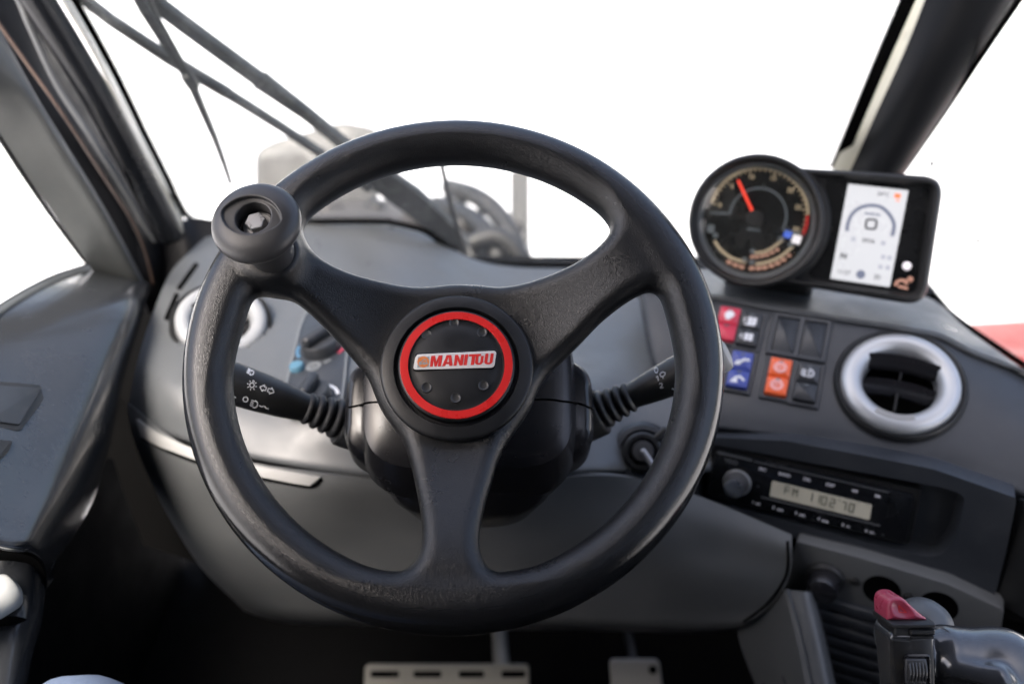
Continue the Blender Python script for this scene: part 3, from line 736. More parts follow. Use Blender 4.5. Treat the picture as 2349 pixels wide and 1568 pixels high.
VF = Frame(S_con.hit(2063, 882, .002)[0], SW.e1, SW.n)
part('switch_console', slab(cut(mc, VF, .054), .004), 'panel', dash, world=True)
def zplane(px, py, z): r = ray(px, py); return (px, py, (CAM.z-z)/(-r.z))
led_t = [(1462, 612), (1620, 618), (1750, 630), (1900, 645), (2040, 660), (2140, 688), (2215, 752), (2348, 848), (2440, 915)]
led_b = [(1476, 664), (1642, 682), (1750, 703), (1900, 727), (2062, 752), (2155, 770), (2233, 810), (2356, 858), (2452, 900)]
rows = []
for i, (a, b) in enumerate(zip(led_t, led_b)):
    d0 = zplane(*a, .715)[2]; d1 = SW.depth(*b)+curl(i)-.004; m_ = ((a[0]*.4+b[0]*.6), (a[1]*.4+b[1]*.6), d0*.4+d1*.6-.006)
    rows.append([(a[0], a[1], max(d0, d1+.01)), m_, (b[0], b[1], d1), (b[0]+1, b[1]+6, d1+.012)])
ml = patch(rows, 6); part('console_ledge', slab(ml, .004), 'dash', dash, world=True)
# lower panels
low = [[(292, 924, 1.034), (300, 985, 1.03), (335, 1080, 1.04), (390, 1190, 1.05), (460, 1300, 1.07), (540, 1380, 1.10), (560, 1400, 1.16)],
 [(420, 1018, .992), (430, 1060, .985), (440, 1140, 1.0), (480, 1250, 1.02), (530, 1340, 1.05), (600, 1405, 1.09), (620, 1420, 1.16)],
 [(568, 1058, .968), (575, 1100, .965), (585, 1170, .98), (610, 1270, 1.01), (640, 1360, 1.05), (700, 1420, 1.09), (710, 1432, 1.16)],
 [(733, 1085, .950), (740, 1125, .955), (750, 1190, .98), (770, 1280, 1.02), (800, 1370, 1.05), (850, 1425, 1.09), (860, 1436, 1.16)],
 [(900, 1102, .955), (900, 1140, .965), (900, 1220, 1.0), (910, 1300, 1.03), (930, 1380, 1.06), (960, 1428, 1.09), (970, 1440, 1.16)],
 [(1150, 1106, .955), (1150, 1150, .97), (1150, 1230, 1.0), (1150, 1310, 1.03), (1160, 1390, 1.06), (1180, 1432, 1.09), (1180, 1444, 1.16)],
 [(1400, 1090, .965), (1400, 1140, .975), (1400, 1230, .99), (1400, 1310, 1.02), (1400, 1390, 1.05), (1400, 1435, 1.08), (1400, 1446, 1.16)],
 [(1583, 1130, .99), (1590, 1190, .985), (1600, 1260, .99), (1600, 1330, 1.0), (1600, 1400, 1.03), (1590, 1442, 1.06), (1585, 1452, 1.14)],
 [(1815, 1225, .975), (1816, 1260, .97), (1815, 1300, .975), (1800, 1345, .985), (1765, 1390, 1.0), (1700, 1436, 1.03), (1690, 1446, 1.12)]]
mlow = patch(low, 6); S_low = Surf(mlow)
part('knee_panel', slab(mlow, .005), 'lower', dash, world=True)
part('storage_lip', S_low.ribbon([(318, 962), (360, 990), (431, 1024), (500, 1047), (571, 1064), (650, 1078), (736, 1092)], [(328, 1000), (370, 1022), (440, 1050), (505, 1070), (571, 1086), (650, 1101), (712, 1111)], .003), 'trimgrey', dash, world=True)
part('storage_seam', S_low.line([(328, 1004), (370, 1027), (440, 1055), (505, 1075), (571, 1091), (650, 1106), (714, 1115), (738, 1098)], .0018), 'hole', dash, world=True)
part('knee_seam', S_low.line([(1806, 1240), (1807, 1300), (1795, 1335), (1760, 1383), (1705, 1425)], .0014), 'hole', dash, world=True)
# black beam that closes the dash off from the footwell
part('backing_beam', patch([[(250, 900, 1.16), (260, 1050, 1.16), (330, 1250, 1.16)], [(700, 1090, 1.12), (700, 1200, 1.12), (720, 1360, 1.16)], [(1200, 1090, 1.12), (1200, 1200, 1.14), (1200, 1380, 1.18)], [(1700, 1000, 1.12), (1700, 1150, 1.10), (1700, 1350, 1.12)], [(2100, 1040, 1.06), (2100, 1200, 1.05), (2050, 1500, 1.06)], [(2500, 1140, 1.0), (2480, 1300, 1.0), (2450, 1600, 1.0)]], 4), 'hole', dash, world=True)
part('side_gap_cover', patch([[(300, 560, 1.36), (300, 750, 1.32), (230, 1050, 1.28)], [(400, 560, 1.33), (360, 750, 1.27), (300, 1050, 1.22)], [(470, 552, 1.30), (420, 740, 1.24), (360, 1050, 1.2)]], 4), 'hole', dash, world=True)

# radio surround, socket panel, strut, grille
RD = yaw_frame(1870, 1110, .985, 24, 12)
outer = [RD.uv(*q) for q in [(1575, 1000), (1800, 1010), (1960, 1040), (2140, 1075), (2332, 1142), (2308, 1260), (2281, 1366), (2174, 1332), (1979, 1273), (1822, 1234), (1583, 1156), (1560, 1080)]]
inner = rpoly([RD.uv(*q) for q in [(1600, 1012), (2165, 1118), (2216, 1138), (2190, 1238), (2150, 1280), (2050, 1262), (1600, 1142)]], [.006, .004, .008, .02, .02, .01, .006])
def ringsolid(o_, i_, zs, n=120):
    A = resample(o_, n); B = resample(i_, n)
    k = min(range(n), key=lambda s: sum((A[j][0]-B[(j+s) % n][0])**2+(A[j][1]-B[(j+s) % n][1])**2 for j in range(0, n, 5))); B = B[k:]+B[:k]
    V, Fc = [], []
    rings = [(A, -.03), (A, -.002), (inset(A, .0015), 0) if False else (A, 0), (B, 0)]
    B2 = [(x*.985+sum(b[0] for b in B)/n*.015, y*.985+sum(b[1] for b in B)/n*.015) for x, y in B]
    rings += [(B2, -.004), ([(x*.95+sum(b[0] for b in B)/n*.05, y*.93+sum(b[1] for b in B)/n*.07) for x, y in B], -.020)]
    for R_, z in rings: V += [Vector((x, y, z)) for x, y in R_]
    for i in range(len(rings)-1):
        for k in range(n): a, b = i*n+k, i*n+(k+1) % n; Fc.append((a, b, b+n, a+n))
    Fc.append(tuple(range((len(rings)-1)*n, len(rings)*n))); return V, Fc
if (area2(outer) > 0) != (area2(inner) > 0): inner = inner[::-1]
part('radio_surround', xf(ringsolid(outer, inner, 0), RD.M), 'panel', dash, world=True, smooth=30)
SP = yaw_frame(2040, 1345, .972, 25, 0)
so_ = [SP.uv(*q) for q in [(1826, 1240), (1979, 1280), (2174, 1339), (2292, 1393), (2302, 1402), (2296, 1444), (2222, 1454), (2120, 1430), (2018, 1405), (1881, 1376), (1800, 1352)]]
part('socket_panel', xf(plate(rpoly(so_, .004), -.02, 0, .002), SP.M), 'lower', dash, world=True)
for cx_, cy_ in ((2022, 1353), (2152, 1390)):
    x, y = SP.uv(cx_, cy_)
    part('blank_hole', xf(move(lathe([(.0178, -.001), (.0178, .0004), (.0172, .0008), (.0166, .0003), (0, .0002)], 40), x, y), SP.M), 'hole', dash, world=True)
for cx_, cy_ in ((1961, 1332), (2083, 1367)):
    x, y = SP.uv(cx_, cy_)
    part('panel_screw', xf(move(lathe([(.0048, 0), (.0048, .002), (.003, .0032), (.0026, .0015), (0, .0015)], 20), x, y), SP.M), 'black', dash, world=True)
part('support_strut', slab(patch([[(1690, 1440, 1.06), (1705, 1500, 1.06), (1765, 1650, 1.06)], [(1742, 1400, 1.02), (1770, 1500, 1.015), (1825, 1650, 1.0)], [(1800, 1354, .985), (1830, 1470, .975), (1868, 1650, .96)], [(1806, 1352, .984), (1836, 1470, .973), (1874, 1650, .958)], [(1860, 1357, .982), (1887, 1470, .972), (1926, 1650, .958)], [(1870, 1360, 1.04), (1895, 1470, 1.04), (1935, 1650, 1.03)]], 5), .003), 'dash', dash, world=True)
GP = yaw_frame(1960, 1470, 1.01, 25, -6)
gx0 = GP.uv(1850, 1440)[0]; gx1 = GP.uv(2330, 1600)[0]
part('grille_backing', xf(plate([(gx0, -.10), (gx1, -.10), (gx1, .075), (gx0, .075)], -.03, -.018), GP.M), 'hole', dash, world=True)
grille = part('side_grille', xf(join(*[xf(move(rbox(gx1-gx0, .0135, .010, .003), (gx0+gx1)/2, .035-.0178*i, -.010), Matrix.Identity(4)) for i in range(8)]), GP.M), 'panel', dash, world=True)
FRP = patch([[(2334, 1142, .93), (2312, 1260, .935), (2284, 1372, .95), (2300, 1470, .96)], [(2420, 1175, .89), (2400, 1300, .90), (2390, 1430, .92), (2390, 1520, .93)], [(2540, 1230, .84), (2520, 1360, .86), (2500, 1500, .88), (2500, 1600, .9)]], 5)
part('end_panel', slab(FRP, .006), 'black', dash, world=True)

# slots on the pod, pod vent frames
for sl_ in ([(447, 603), (425, 634), (405, 662)], [(402, 672), (390, 700), (376, 732)],):
    part('demist_slot', S_top.ribbon(sl_, [(x+9, y+4) for x, y in sl_], .0012, 4, 1), 'hole', dash, world=True)

# ------------------------------------------------------------------ heater controls
HP = S_top.frame(725, 850, 760, 852)
hfr = Frame(HP.o, XA, HP.n)
heat = thing('heater_panel', 'heater control plate with blue and red arcs and two knobs', 'control panel', hfr.M)
q = [hfr.uv(*p) for p in [(712, 700), (800, 706), (795, 807), (783, 920), (735, 948), (648, 945), (656, 883), (667, 831), (687, 750)]]
part('plate', plate(rpoly(q, .006), -.006, .0022, .001), 'panel', heat)
def hline(pts, wd):
    q = [hfr.uv(*p, .0024) for p in pts]; return join(*[bar(*a, *b, wd, .0018, .0027) for a, b in zip(q, q[1:])])
for h_ in ([(712, 706), (700, 720), (687, 752), (667, 832), (656, 884), (649, 930)], [(795, 790), (795, 808), (790, 865), (783, 922)]): part('outline', hline(h_, .0022), 'paleprint', heat)
def hring(px, py, r0, r1, a0, a1, z=.0030): x, y = hfr.uv(px, py, .0025); return arc(x, y, r0, r1, a0, a1, .0018, z)
part('cold_arc', hring(737, 797, .0235, .0275, 150, 215), 'bluearc', heat)
part('hot_arc', hring(737, 797, .0235, .0275, 95, 140), 'redarc', heat)
part('hot_arc', hring(737, 797, .0235, .0275, -35, 5), 'redarc', heat)
x, y = hfr.uv(737, 800, .0025); part('temperature_knob', move(join(lathe([(.0205, .0018), (.0205, .012), (.019, .0145), (.017, .0150), (0, .0150)], 40), rotz(move(rbox(.012, .038, .012, .004), 0, 0, .020), -40)), x, y), 'swblack', heat)
x, y = hfr.uv(718, 916, .0025); part('fan_knob', move(join(lathe([(.019, .0018), (.019, .012), (.017, .0145), (0, .0150)], 40), rotz(move(rbox(.011, .034, .012, .004), 0, 0, .020), -12)), x, y), 'swblack', heat)
part('fan_arc', hring(718, 916, .0225, .0260, 10, 75), 'print', heat); part('fan_arc', hring(718, 916, .0225, .0260, 135, 170), 'print', heat)
x, y = hfr.uv(682, 845, .0025); part('recirculation_button', move(lathe([(.0078, .0018), (.0078, .0065), (.0065, .0082), (0, .0086)], 32), x, y), 'blueknob', heat)
part('vent_symbol', join(hring(718.5, 840, .0036, .0082, 0, 360), hring(718.5, 840, .0, .0022, 0, 360)), 'paleprint', heat)
x, y = hfr.uv(752, 828, .0025); part('fan_symbol', join(disc(x-.002, y-.001, .0022, .0018, .003, 16), disc(x+.0015, y+.0012, .002, .0018, .003, 16)), 'paleprint', heat)

# ------------------------------------------------------------------ round vents
def vent(fr, R, name, label, mat_, open_=True, turn=0):
    t = thing(name, label, 'air vent', fr.M, 'round air vents')
    part('socket_ring', lathe([(R*1.12, -.014), (R*1.10, .001), (R*1.06, .0035), (R*1.01, .001), (R*.99, -.008), (R*.99, -.02), (R*.80, -.02)], 72, False), 'black', t)
    bez = [(R*.985, -.010), (R*.985, .003), (R*.95, .0068), (R*.86, .0090), (R*.74, .0086), (R*.655, .0050), (R*.615, -.004), (R*.60, -.012)]
    part('bezel', lathe(bez, 96, False), mat_, t)
    part('throat', lathe([(R*.61, -.004), (R*.60, -.028), (R*.2, -.034), (0, -.034)], 48, False), 'hole', t)
    # louvres: curved blades across the throat
    for yy, zz, tl in ((R*.33, .0045, -26), (-R*.10, -.004, -26)):
        hw = math.sqrt(max(0, (R*(.68 if zz > 0 else .60))**2-yy*yy)); n = 14; G = []
        for k in range(n+1):
            x = -hw+2*hw*k/n; bow = .0045*(1-(x/hw)**2)
            G.append([Vector((x, yy+bow+.0050, zz+.004)), Vector((x, yy+bow, zz)), Vector((x, yy+bow-.0052, zz-.010))])
        V, Fc = grid_mesh(G); k = len(V); V2 = V+[v+Vector((0, -.0012, -.0006)) for v in V]
        part('louvre', rotz((V2, Fc+[tuple(i+k for i in f[::-1]) for f in Fc]), turn), 'gloss', t)
    part('louvre', rotz(move(rbox(.0016, R*.9, .012, .0005), 0, 0, -.016), turn), 'black', t)
    # finger grips in the ring and a scalloped tab at each side
    part('finger_grip', rotz(arc(0, 0, R*.70, R*.80, 246, 294, .0082, .0096, 24), turn), 'trimgrey', t)
    return t
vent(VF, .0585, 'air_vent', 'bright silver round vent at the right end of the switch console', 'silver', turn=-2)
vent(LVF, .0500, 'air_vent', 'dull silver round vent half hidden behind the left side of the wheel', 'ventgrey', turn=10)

# ------------------------------------------------------------------ instrument cluster
CL = yaw_frame(1733, 505, 1.085, 20, 25)
clu = thing('instrument_cluster', 'black instrument cluster with a round rev counter and lit upright screen', 'instrument cluster', CL.M)
c0 = CL.uv(1733, 507); Rc = (CL.uv(1888, 520)[0]-CL.uv(1580, 480)[0])/2
cor = [CL.uv(*q) for q in [(1790, 360), (2168, 405), (2122, 703), (1790, 655)]]
arc_ = [(c0[0]+Rc*.93*math.cos(math.radians(a)), c0[1]+Rc*.93*math.sin(math.radians(a))) for a in range(-50, 51, 4)]
hw = rpoly([cor[1], cor[2], (c0[0]+.36*Rc, c0[1]-.86*Rc)]+arc_+[(c0[0]+.36*Rc, c0[1]+.86*Rc)], [.022, .022, 0]+[0]*len(arc_)+[0], 8)
part('housing', stack(hw, [(.012, -.055), (.002, -.040), (0, -.004), (.0015, .0015), (.0045, .0035), (.0075, .0030), (.0095, -.001), (.0115, -.0055)]), 'black', clu)
part('dial_surround', move(lathe([(Rc*.80, -.055), (Rc*.97, -.040), (Rc, -.006), (Rc, .006), (Rc*.985, .0095), (Rc*.955, .0112), (Rc*.92, .0105), (Rc*.885, .006), (Rc*.87, .002), (Rc*.85, .001)], 96, False), *c0), 'black', clu)
part('dial_lens', move(lathe([(Rc*.84, .0008), (Rc*.6, .0030), (Rc*.3, .0042), (0, .0046)], 64), *c0), 'glass', clu)
part('dial_bezel', move(lathe([(Rc*.868, .0018), (Rc*.855, .0022), (Rc*.80, -.0030), (Rc*.79, -.0045)], 96, False), *c0), 'bezel', clu)
face = part('dial_face', move(lathe([(Rc*.82, -.012), (Rc*.82, -.004), (0, -.0040)], 96), *c0), 'dial', clu)
f0 = (c0[0]+.001, c0[1]+.006); s = Rc/155
scale_r = 115*s
zf, zt = -.0042, -.0036
part('scale_arc', arc(f0[0], f0[1], scale_r*.955, scale_r, 172, 9, zf, zt, 80), 'beige', face)
part('red_zone', arc(f0[0], f0[1], scale_r*.94, scale_r, 8, -16, zf, zt, 16), 'red', face)
tk = []
for i in range(31):
    a = math.radians(172-188*i/30); tk.append(bar(f0[0]+scale_r*.95*math.cos(a), f0[1]+scale_r*.95*math.sin(a), f0[0]+scale_r*(.87 if i % 5 == 0 else .90)*math.cos(a), f0[1]+scale_r*(.87 if i % 5 == 0 else .90)*math.sin(a), .0012, zf, zt))
part('scale_ticks', join(*tk), 'beige', face, smooth=False)
nm = [text(t_, 15*s, f0[0]+scale_r*.80*math.cos(math.radians(a)), f0[1]+scale_r*.80*math.sin(math.radians(a)), zt, fat=.0001) for t_, a in (('0', 172), ('5', 140), ('10', 109), ('15', 78), ('20', 47), ('25', 20), ('30', -12))]
part('scale_numbers', join(*nm), 'beige', face, smooth=False)
part('inner_outline', join(arc(f0[0], f0[1], 62*s, 67*s, 183, -22, zf, zt, 60), bar(f0[0]-112*s, f0[1]-7*s, f0[0]-62*s, f0[1]-3*s, 5*s, zf, zt), bar(f0[0]+60*s, f0[1]-24*s, f0[0]+112*s, f0[1]-28*s, 5*s, zf, zt)), 'greyprint', face, smooth=False)
part('centre_caption', join(bar(f0[0]-20*s, f0[1]-33*s, f0[0]+12*s, f0[1]-33*s, 6*s, zf, zt)), 'greyprint', face, smooth=False)
def dpos(cx_, cy_): return CL.uv(1559.2+cx_*.21935, 332.5+cy_*.21935, -.004)
nx0, ny0 = dpos(765, 705); nx1, ny1 = dpos(612, 375)
dv = Vector((nx1-nx0, ny1-ny0)).normalized(); pv = Vector((-dv.y, dv.x))
part('needle', plate([(nx0-pv.x*.0017, ny0-pv.y*.0017), (nx1-pv.x*.0013, ny1-pv.y*.0013), (nx1+pv.x*.0013, ny1+pv.y*.0013), (nx0+pv.x*.0017, ny0+pv.y*.0017)], .0005, .0018), 'needle', face, smooth=False)
hx_, hy_ = dpos(790, 770); part('needle_hub', move(lathe([(.0092, -.004), (.0092, .002), (.0085, .0032), (0, .0034)], 40), hx_, hy_), 'black', face)
def parc(pts, wd):
    q = [dpos(*p) for p in pts]; q = [tuple(v)[:2] for v in cr([Vector((a, b, 0)) for a, b in q], 5)]; return join(*[bar(*a, *b, wd, zf, zt) for a, b in zip(q, q[1:])])
part('fuel_arc', parc([(360, 1000), (430, 1100), (540, 1180), (690, 1228)], .0030), 'beige', face, smooth=False)
part('temperature_arc', parc([(780, 1130), (900, 1110), (1000, 1050), (1080, 990)], .0026), 'beige', face, smooth=False)
part('pressure_arc', parc([(790, 1245), (930, 1220), (1060, 1160), (1180, 1060)], .0030), 'beige', face, smooth=False)
pk = []
for p in [(515, 1225), (580, 1255), (645, 1275), (750, 1288), (820, 1288), (885, 1280), (955, 1262), (1020, 1235), (1080, 1200), (1140, 1155), (755, 1168), (805, 1168), (860, 1158), (910, 1146), (962, 1124), (1015, 1096)]:
    x, y = dpos(*p); sz = .0058 if p[1] > 1180 else .0046
    pk.append(rotz(plate(rect(x-sz/2, y-sz*.36, x+sz/2, y+sz*.36, .0008), zf, zt), {True: 15, False: -12}[p[0] > 700], x, y))
part('segment_blocks', join(*pk), 'pink', face, smooth=False)
dm = [disc(*dpos(*p), .0030, zf, zt, 16) for p in [(760, 1110), (750, 1225), (370, 945), (675, 1200), (1060, 985), (1160, 1045)]]
for d_ in dm: part('gauge_mark', d_, 'greyprint', face)
x, y = dpos(1128, 932); part('blue_telltale', rotz(plate(rect(x-.0041, y-.0041, x+.0041, y+.0041, .001), zf, zt), -8, x, y), 'tellblue', face)
x, y = dpos(1218, 988); part('white_telltale', rotz(plate(rect(x-.0047, y-.0047, x+.0047, y+.0047, .0015), zf, zt), -8, x, y), 'tellwhite', face)
x, y = dpos(320, 875); part('fuel_symbol', plate(rect(x-.004, y-.0045, x+.004, y+.0045, .001), zf, zt), 'greyprint', face)
def spos(cx_, cy_): return CL.uv(1857.3+cx_*.2047, 389.8+cy_*.2047, -.004)
sq = [spos(*q) for q in [(428, 155), (1105, 230), (892, 1312), (228, 1215)]]
ax0 = (Vector(sq[1])-Vector(sq[0])); ay0 = (Vector(sq[3])-Vector(sq[0]))
part('glass_front', plate(rpoly([(c0[0]+Rc*.9, cor[0][1]-.014), (cor[1][0]-.013, cor[1][1]-.012), (cor[2][0]-.013, cor[2][1]+.013), (c0[0]+Rc*.9, cor[3][1]+.013)], .004), -.007, -.0048), 'dial', clu)
scr = part('screen', plate(rpoly(sq, .0012), -.0050, -.0040), 'screen', clu)
def sdot(pts, m, nm_):
    for p_ in pts: part(nm_, p_, m, scr, smooth=False)
def sl(a, b, wd): return bar(*spos(*a), *spos(*b), wd, -.0041, -.0036)
def spl(pts, wd, sub=6):
    q = cr([Vector((*p, 0)) for p in pts], sub); q = [spos(v.x, v.y) for v in q]; return join(*[bar(*a, *b, wd, -.0041, -.0036) for a, b in zip(q, q[1:])])
sdot([spl([(415, 685), (425, 600), (475, 490), (570, 420), (690, 397), (800, 420), (890, 500), (940, 600), (935, 680), (918, 740)], .0036)], 'scrnavy', 'speed_arc')
sdot([spl([(640, 555), (735, 560), (745, 585), (735, 650), (720, 662), (640, 655), (625, 640), (632, 570), (640, 555)], .0022, 3)], 'scrdark', 'speed_zero')
def stx(t_, px, py, size, fat=.00005): x, y = spos(px, py); return rotz(text(t_, size, x, y, -.0040, fat=fat), -7.5+7.5, x, y)
sdot([stx('0936', 655, 795, .0064), stx('N', 375, 965, .0085, .0003), stx('11:27', 380, 1145, .0060), stx('20', 750, 1200, .0068), stx('24°C', 820, 275, .0058)], 'scrdark', 'screen_text')
sdot([stx('MANITOU', 700, 497, .0034, .0002)], 'scrnavy', 'screen_caption')
sdot([disc(*spos(568, 1170), .0046, -.0041, -.0037, 24)], 'scrnavy', 'screen_symbol')
sdot([plate(rect(spos(980, 300)[0]-.003, spos(980, 300)[1]-.0015, spos(980, 300)[0]+.003, spos(980, 300)[1]+.003), -.0041, -.0037), bar(spos(985, 340)[0]-.002, spos(985, 345)[1], spos(985, 340)[0]+.002, spos(985, 345)[1], .0012, -.0041, -.0037)], 'scrred', 'screen_warning')
sdot([plate(rect(spos(a, b)[0]-.0022, spos(a, b)[1]-.0022, spos(a, b)[0]+.0022, spos(a, b)[1]+.0022), -.0041, -.0037) for a, b in [(820, 975), (890, 985), (790, 1085), (870, 1095), (485, 775), (820, 820)]], 'scrfaint', 'screen_icon')
x, y = spos(1085, 1077); part('menu_light', move(lathe([(.0045, -.005), (.0045, -.0035), (.003, -.002), (0, -.0018)], 24), x, y), 'tellwhite', clu)
x, y = spos(1040, 1265)
part('machine_symbol', join(arc(x-.001, y-.003, .004, .0072, 20, 190, -.005, -.0042), bar(x-.004, y-.004, x+.006, y-.005, .003, -.005, -.0042), disc(x+.0065, y+.005, .003, -.005, -.0042), bar(x+.002, y+.003, x+.007, y+.004, .002, -.005, -.0042)), 'pink', clu, smooth=False)
ft = CL.uv(1800, 690)
part('foot', move(rbox(.10, .05, .03, .008), .02, ft[1]+.030, -.075), 'black', clu)

# ------------------------------------------------------------------ rocker switches
def rocker(px, py, label, m_up, m_dn, icons, wdt=.0218, hgt=.0215):
    fr = Frame(S_con.hit(px, py, .0005)[0], SW.e1, S_con.hit(px, py)[1]); t = thing('rocker_switch', label, 'switch', fr.M, 'rocker switches on the console')
    part('surround', ringframe(wdt*.5+.0046, hgt+.0046, wdt*.5+.0008, hgt+.0008, .0022), 'panel', t, smooth=30)
    for s_, mm in ((1, m_up), (-1, m_dn)):
        V, Fc = stack(rect(-wdt/2, .0004*s_ if s_ > 0 else -hgt, wdt/2, hgt if s_ > 0 else -.0004, .0012), [(0, -.006), (0, .0042), (.0004, .0052), (.0012, .0056)])
        for v in V:
            if v.z > 0: v.z += .0016*(abs(v.y)/hgt)
        k = part('key', (V, Fc), mm, t)
        ic = icons[0 if s_ > 0 else 1]
        if ic: part('icon', move(ic[0], 0, s_*hgt*.5, 0), ic[1], k, smooth=False)
        part('pilot_light', plate(rect(-.0022, s_*hgt*.5+.0062, .0022, s_*hgt*.5+.0078), .0066, .0072), 'greyprint', k)
    return t
def ringframe(wo, ho, wi, hi, z):
    A, B = rect(-wo, -ho, wo, ho, .0015), rect(-wi, -hi, wi, hi, .0012); n = len(A); V = [Vector((x, y, -.004)) for x, y in A]+[Vector((x, y, z*.5)) for x, y in A]+[Vector((x, y, z)) for x, y in inset(A, .001)]+[Vector((x, y, z)) for x, y in B]+[Vector((x, y, -.004)) for x, y in B]
    Fc = []
    for i in range(4):
        for k in range(n): a, b = i*n+k, i*n+(k+1) % n; Fc.append((a, b, b+n, a+n))
    return V, Fc
ZI = (.0062, .0071)
def fan(extra):
    ms = [disc(.0012+.0034*math.cos(math.radians(a)), -.001+.0034*math.sin(math.radians(a)), .0024, *ZI, 14) for a in (45, 135, 225, 315)]
    ms += [arc(-.0035, -.001, .0030, .0042, 130, 230, *ZI, 8)]
    if extra: ms.append(bar(-.006, -.0065, .005, -.0065, .0016, *ZI))
    return join(*ms), 'icon'
def boom(up):
    if up: ms = [plate([(-.0075, -.006), (-.0015, -.006), (.0008, -.0025), (-.0042, -.0005)], *ZI), bar(-.002, -.003, .003, .0015, .0028, *ZI), bar(.002, .0015, .0078, .001, .0028, *ZI)]
    else: ms = [plate([(-.0075, -.0065), (.0005, -.0065), (-.0003, -.0025), (-.0042, -.0012)], *ZI), bar(-.003, -.001, .002, .0018, .0026, *ZI), bar(.0015, .0018, .0072, -.0026, .0026, *ZI)]
    return join(*ms), 'icon'
def gear(z0=0):
    ms = [arc(0, 0, .0036, .0062, 0, 360, *ZI, 28), arc(0, 0, .0012, .0026, 0, 300, *ZI, 16)]
    ms += [rotz(bar(.0060, 0, .0072, 0, .0014, *ZI), a) for a in range(0, 360, 30)]
    return join(*ms), 'iconpink'
def lamp_ic():
    ms = [bar(-.0075, .003-.0018*i, -.0025, .003-.0018*i, .0009, *ZI) for i in range(4)]+[arc(.0005, 0, .0036, .0050, -95, 95, *ZI, 16), bar(.0005, -.0048, .0005, .0048, .0012, *ZI), bar(-.006, -.004, .004, -.004, .001, *ZI)]
    return join(*ms), 'icon'
def hood():
    return join(plate([(-.005, .001), (-.002, .0055), (.003, .0055), (.006, .001), (.001, -.006), (-.003, -.006)], *ZI)), 'icon'
def cpx(x, y): return 1628+x*.1828, 687.9+y*.1828
rocker(*cpx(215, 335), 'red rocker switch partly covered by the rim of the wheel', 'swred', 'swred', (hood(), None))
rocker(*cpx(490, 400), 'black rocker switch with two white fan symbols', 'swblack', 'swblack', (fan(True), fan(False)))
rocker(*cpx(372, 905), 'blue rocker switch with white bucket arm symbols', 'swblue', 'swblue', (boom(True), boom(False)))
rocker(*cpx(855, 995), 'orange rocker switch with pale gear symbols', 'sworange', 'sworange', (gear(), gear()))
rocker(*cpx(1210, 1070), 'black rocker switch with a lamp symbol on the upper half only', 'swblack', 'swblack', (lamp_ic(), None))
for cpos, lb in (((945, 455), 'blank switch cover to the right of the fan switch'), ((1290, 510), 'blank switch cover nearest the silver vent')):
    fr = Frame(S_con.hit(*cpx(*cpos), .0014)[0], SW.e1, S_con.hit(*cpx(*cpos))[1]); t = thing('switch_blank', lb, 'switch blank', fr.M, 'blank switch covers')
    part('surround', ringframe(.0162, .0275, .0120, .0235, .0022), 'panel', t, smooth=30)
    part('cover', stack(rect(-.0118, -.0232, .0118, .0232, .001), [(0, -.004), (0, .0000), (.0015, .0008)]), 'panel', t)

# ------------------------------------------------------------------ radio
rd = thing('car_radio', 'black car radio with silver knob and grey FM display', 'radio', RD.M)
def rpos(cx_, cy_, z=.002): return RD.uv(1593.6+cx_*.22938, 1003.2+cy_*.22938, z)
rq = [rpos(*q) for q in [(205, 130), (2190, 585), (2100, 1060), (110, 595)]]
part('faceplate', plate(rpoly(rq, .004), -.022, .0015, .0015), 'radio', rd)
fr_ = rpoly([rpos(*q) for q in [(160, 85), (2265, 545), (2150, 1110), (75, 610)]], .006)
V0 = resample(fr_, 80); 
part('trim_frame', stack(fr_, [(0, -.022), (0, -.006), (.001, -.004), (.003, -.004)]), 'black', rd)
lq = [rpos(*q, .0015) for q in [(772, 430), (1770, 668), (1745, 820), (748, 580)]]
lcd = part('display', plate(rpoly(lq, .0015), .0, .0022), 'lcd', rd)
lx = (Vector(lq[1])-Vector(lq[0])).normalized(); lang = math.degrees(math.atan2(lx.y, lx.x))
def seg7(ch, x, y, h):
    wd = h*.5; t_ = h*.12
    S7 = {'0': 'abcdef', '1': 'bc', '2': 'abged', '7': 'abc', 'F': 'aefg', 'M': 'efbcm', '.': 'p', ':': 'p', "'": 'q'}[ch]
    L_ = {'a': (0, h, wd, h), 'b': (wd, h, wd, h/2), 'c': (wd, h/2, wd, 0), 'd': (0, 0, wd, 0), 'e': (0, 0, 0, h/2), 'f': (0, h/2, 0, h), 'g': (0, h/2, wd, h/2), 'p': (0, 0, t_*.6, 0), 'q': (0, h, 0, h*.8)}
    ms = []
    for c in S7:
        if c == 'm': ms += [bar(x, y+h, x+wd/2, y+h*.5, t_, .002, .0026), bar(x+wd/2, y+h*.5, x+wd, y+h, t_, .002, .0026)]
        else: a = L_[c]; ms.append(bar(x+a[0], y+a[1], x+a[2], y+a[3], t_, .002, .0026))
    return join(*ms)
dg = []
for ch, (cx_, cy_) in zip("FM1102'70", [(895, 558), (975, 580), (1120, 620), (1195, 640), (1262, 660), (1345, 684), (1432, 690), (1455, 712), (1535, 732)]):
    x, y = rpos(cx_, cy_, .002); dg.append(rotz(seg7(ch, x, y, .0084), lang, x, y))
part('display_text', join(*dg), 'lcdink', lcd, smooth=False)
x, y = rpos(420, 450); part('volume_knob', move(lathe([(.0128, 0), (.0128, .004), (.0118, .006), (.0105, .016), (.0098, .018)], 48), x, y), 'steel', rd)
part('knob_ring', move(lathe([(.0142, .0005), (.0142, .0028), (.0132, .0034), (.0126, .0028)], 48, False), x, y), 'silver', rd)
part('knob_cap', move(lathe([(.0098, .017), (.0096, .0186), (.008, .019), (0, .0187)], 48), x, y), 'turned', rd)
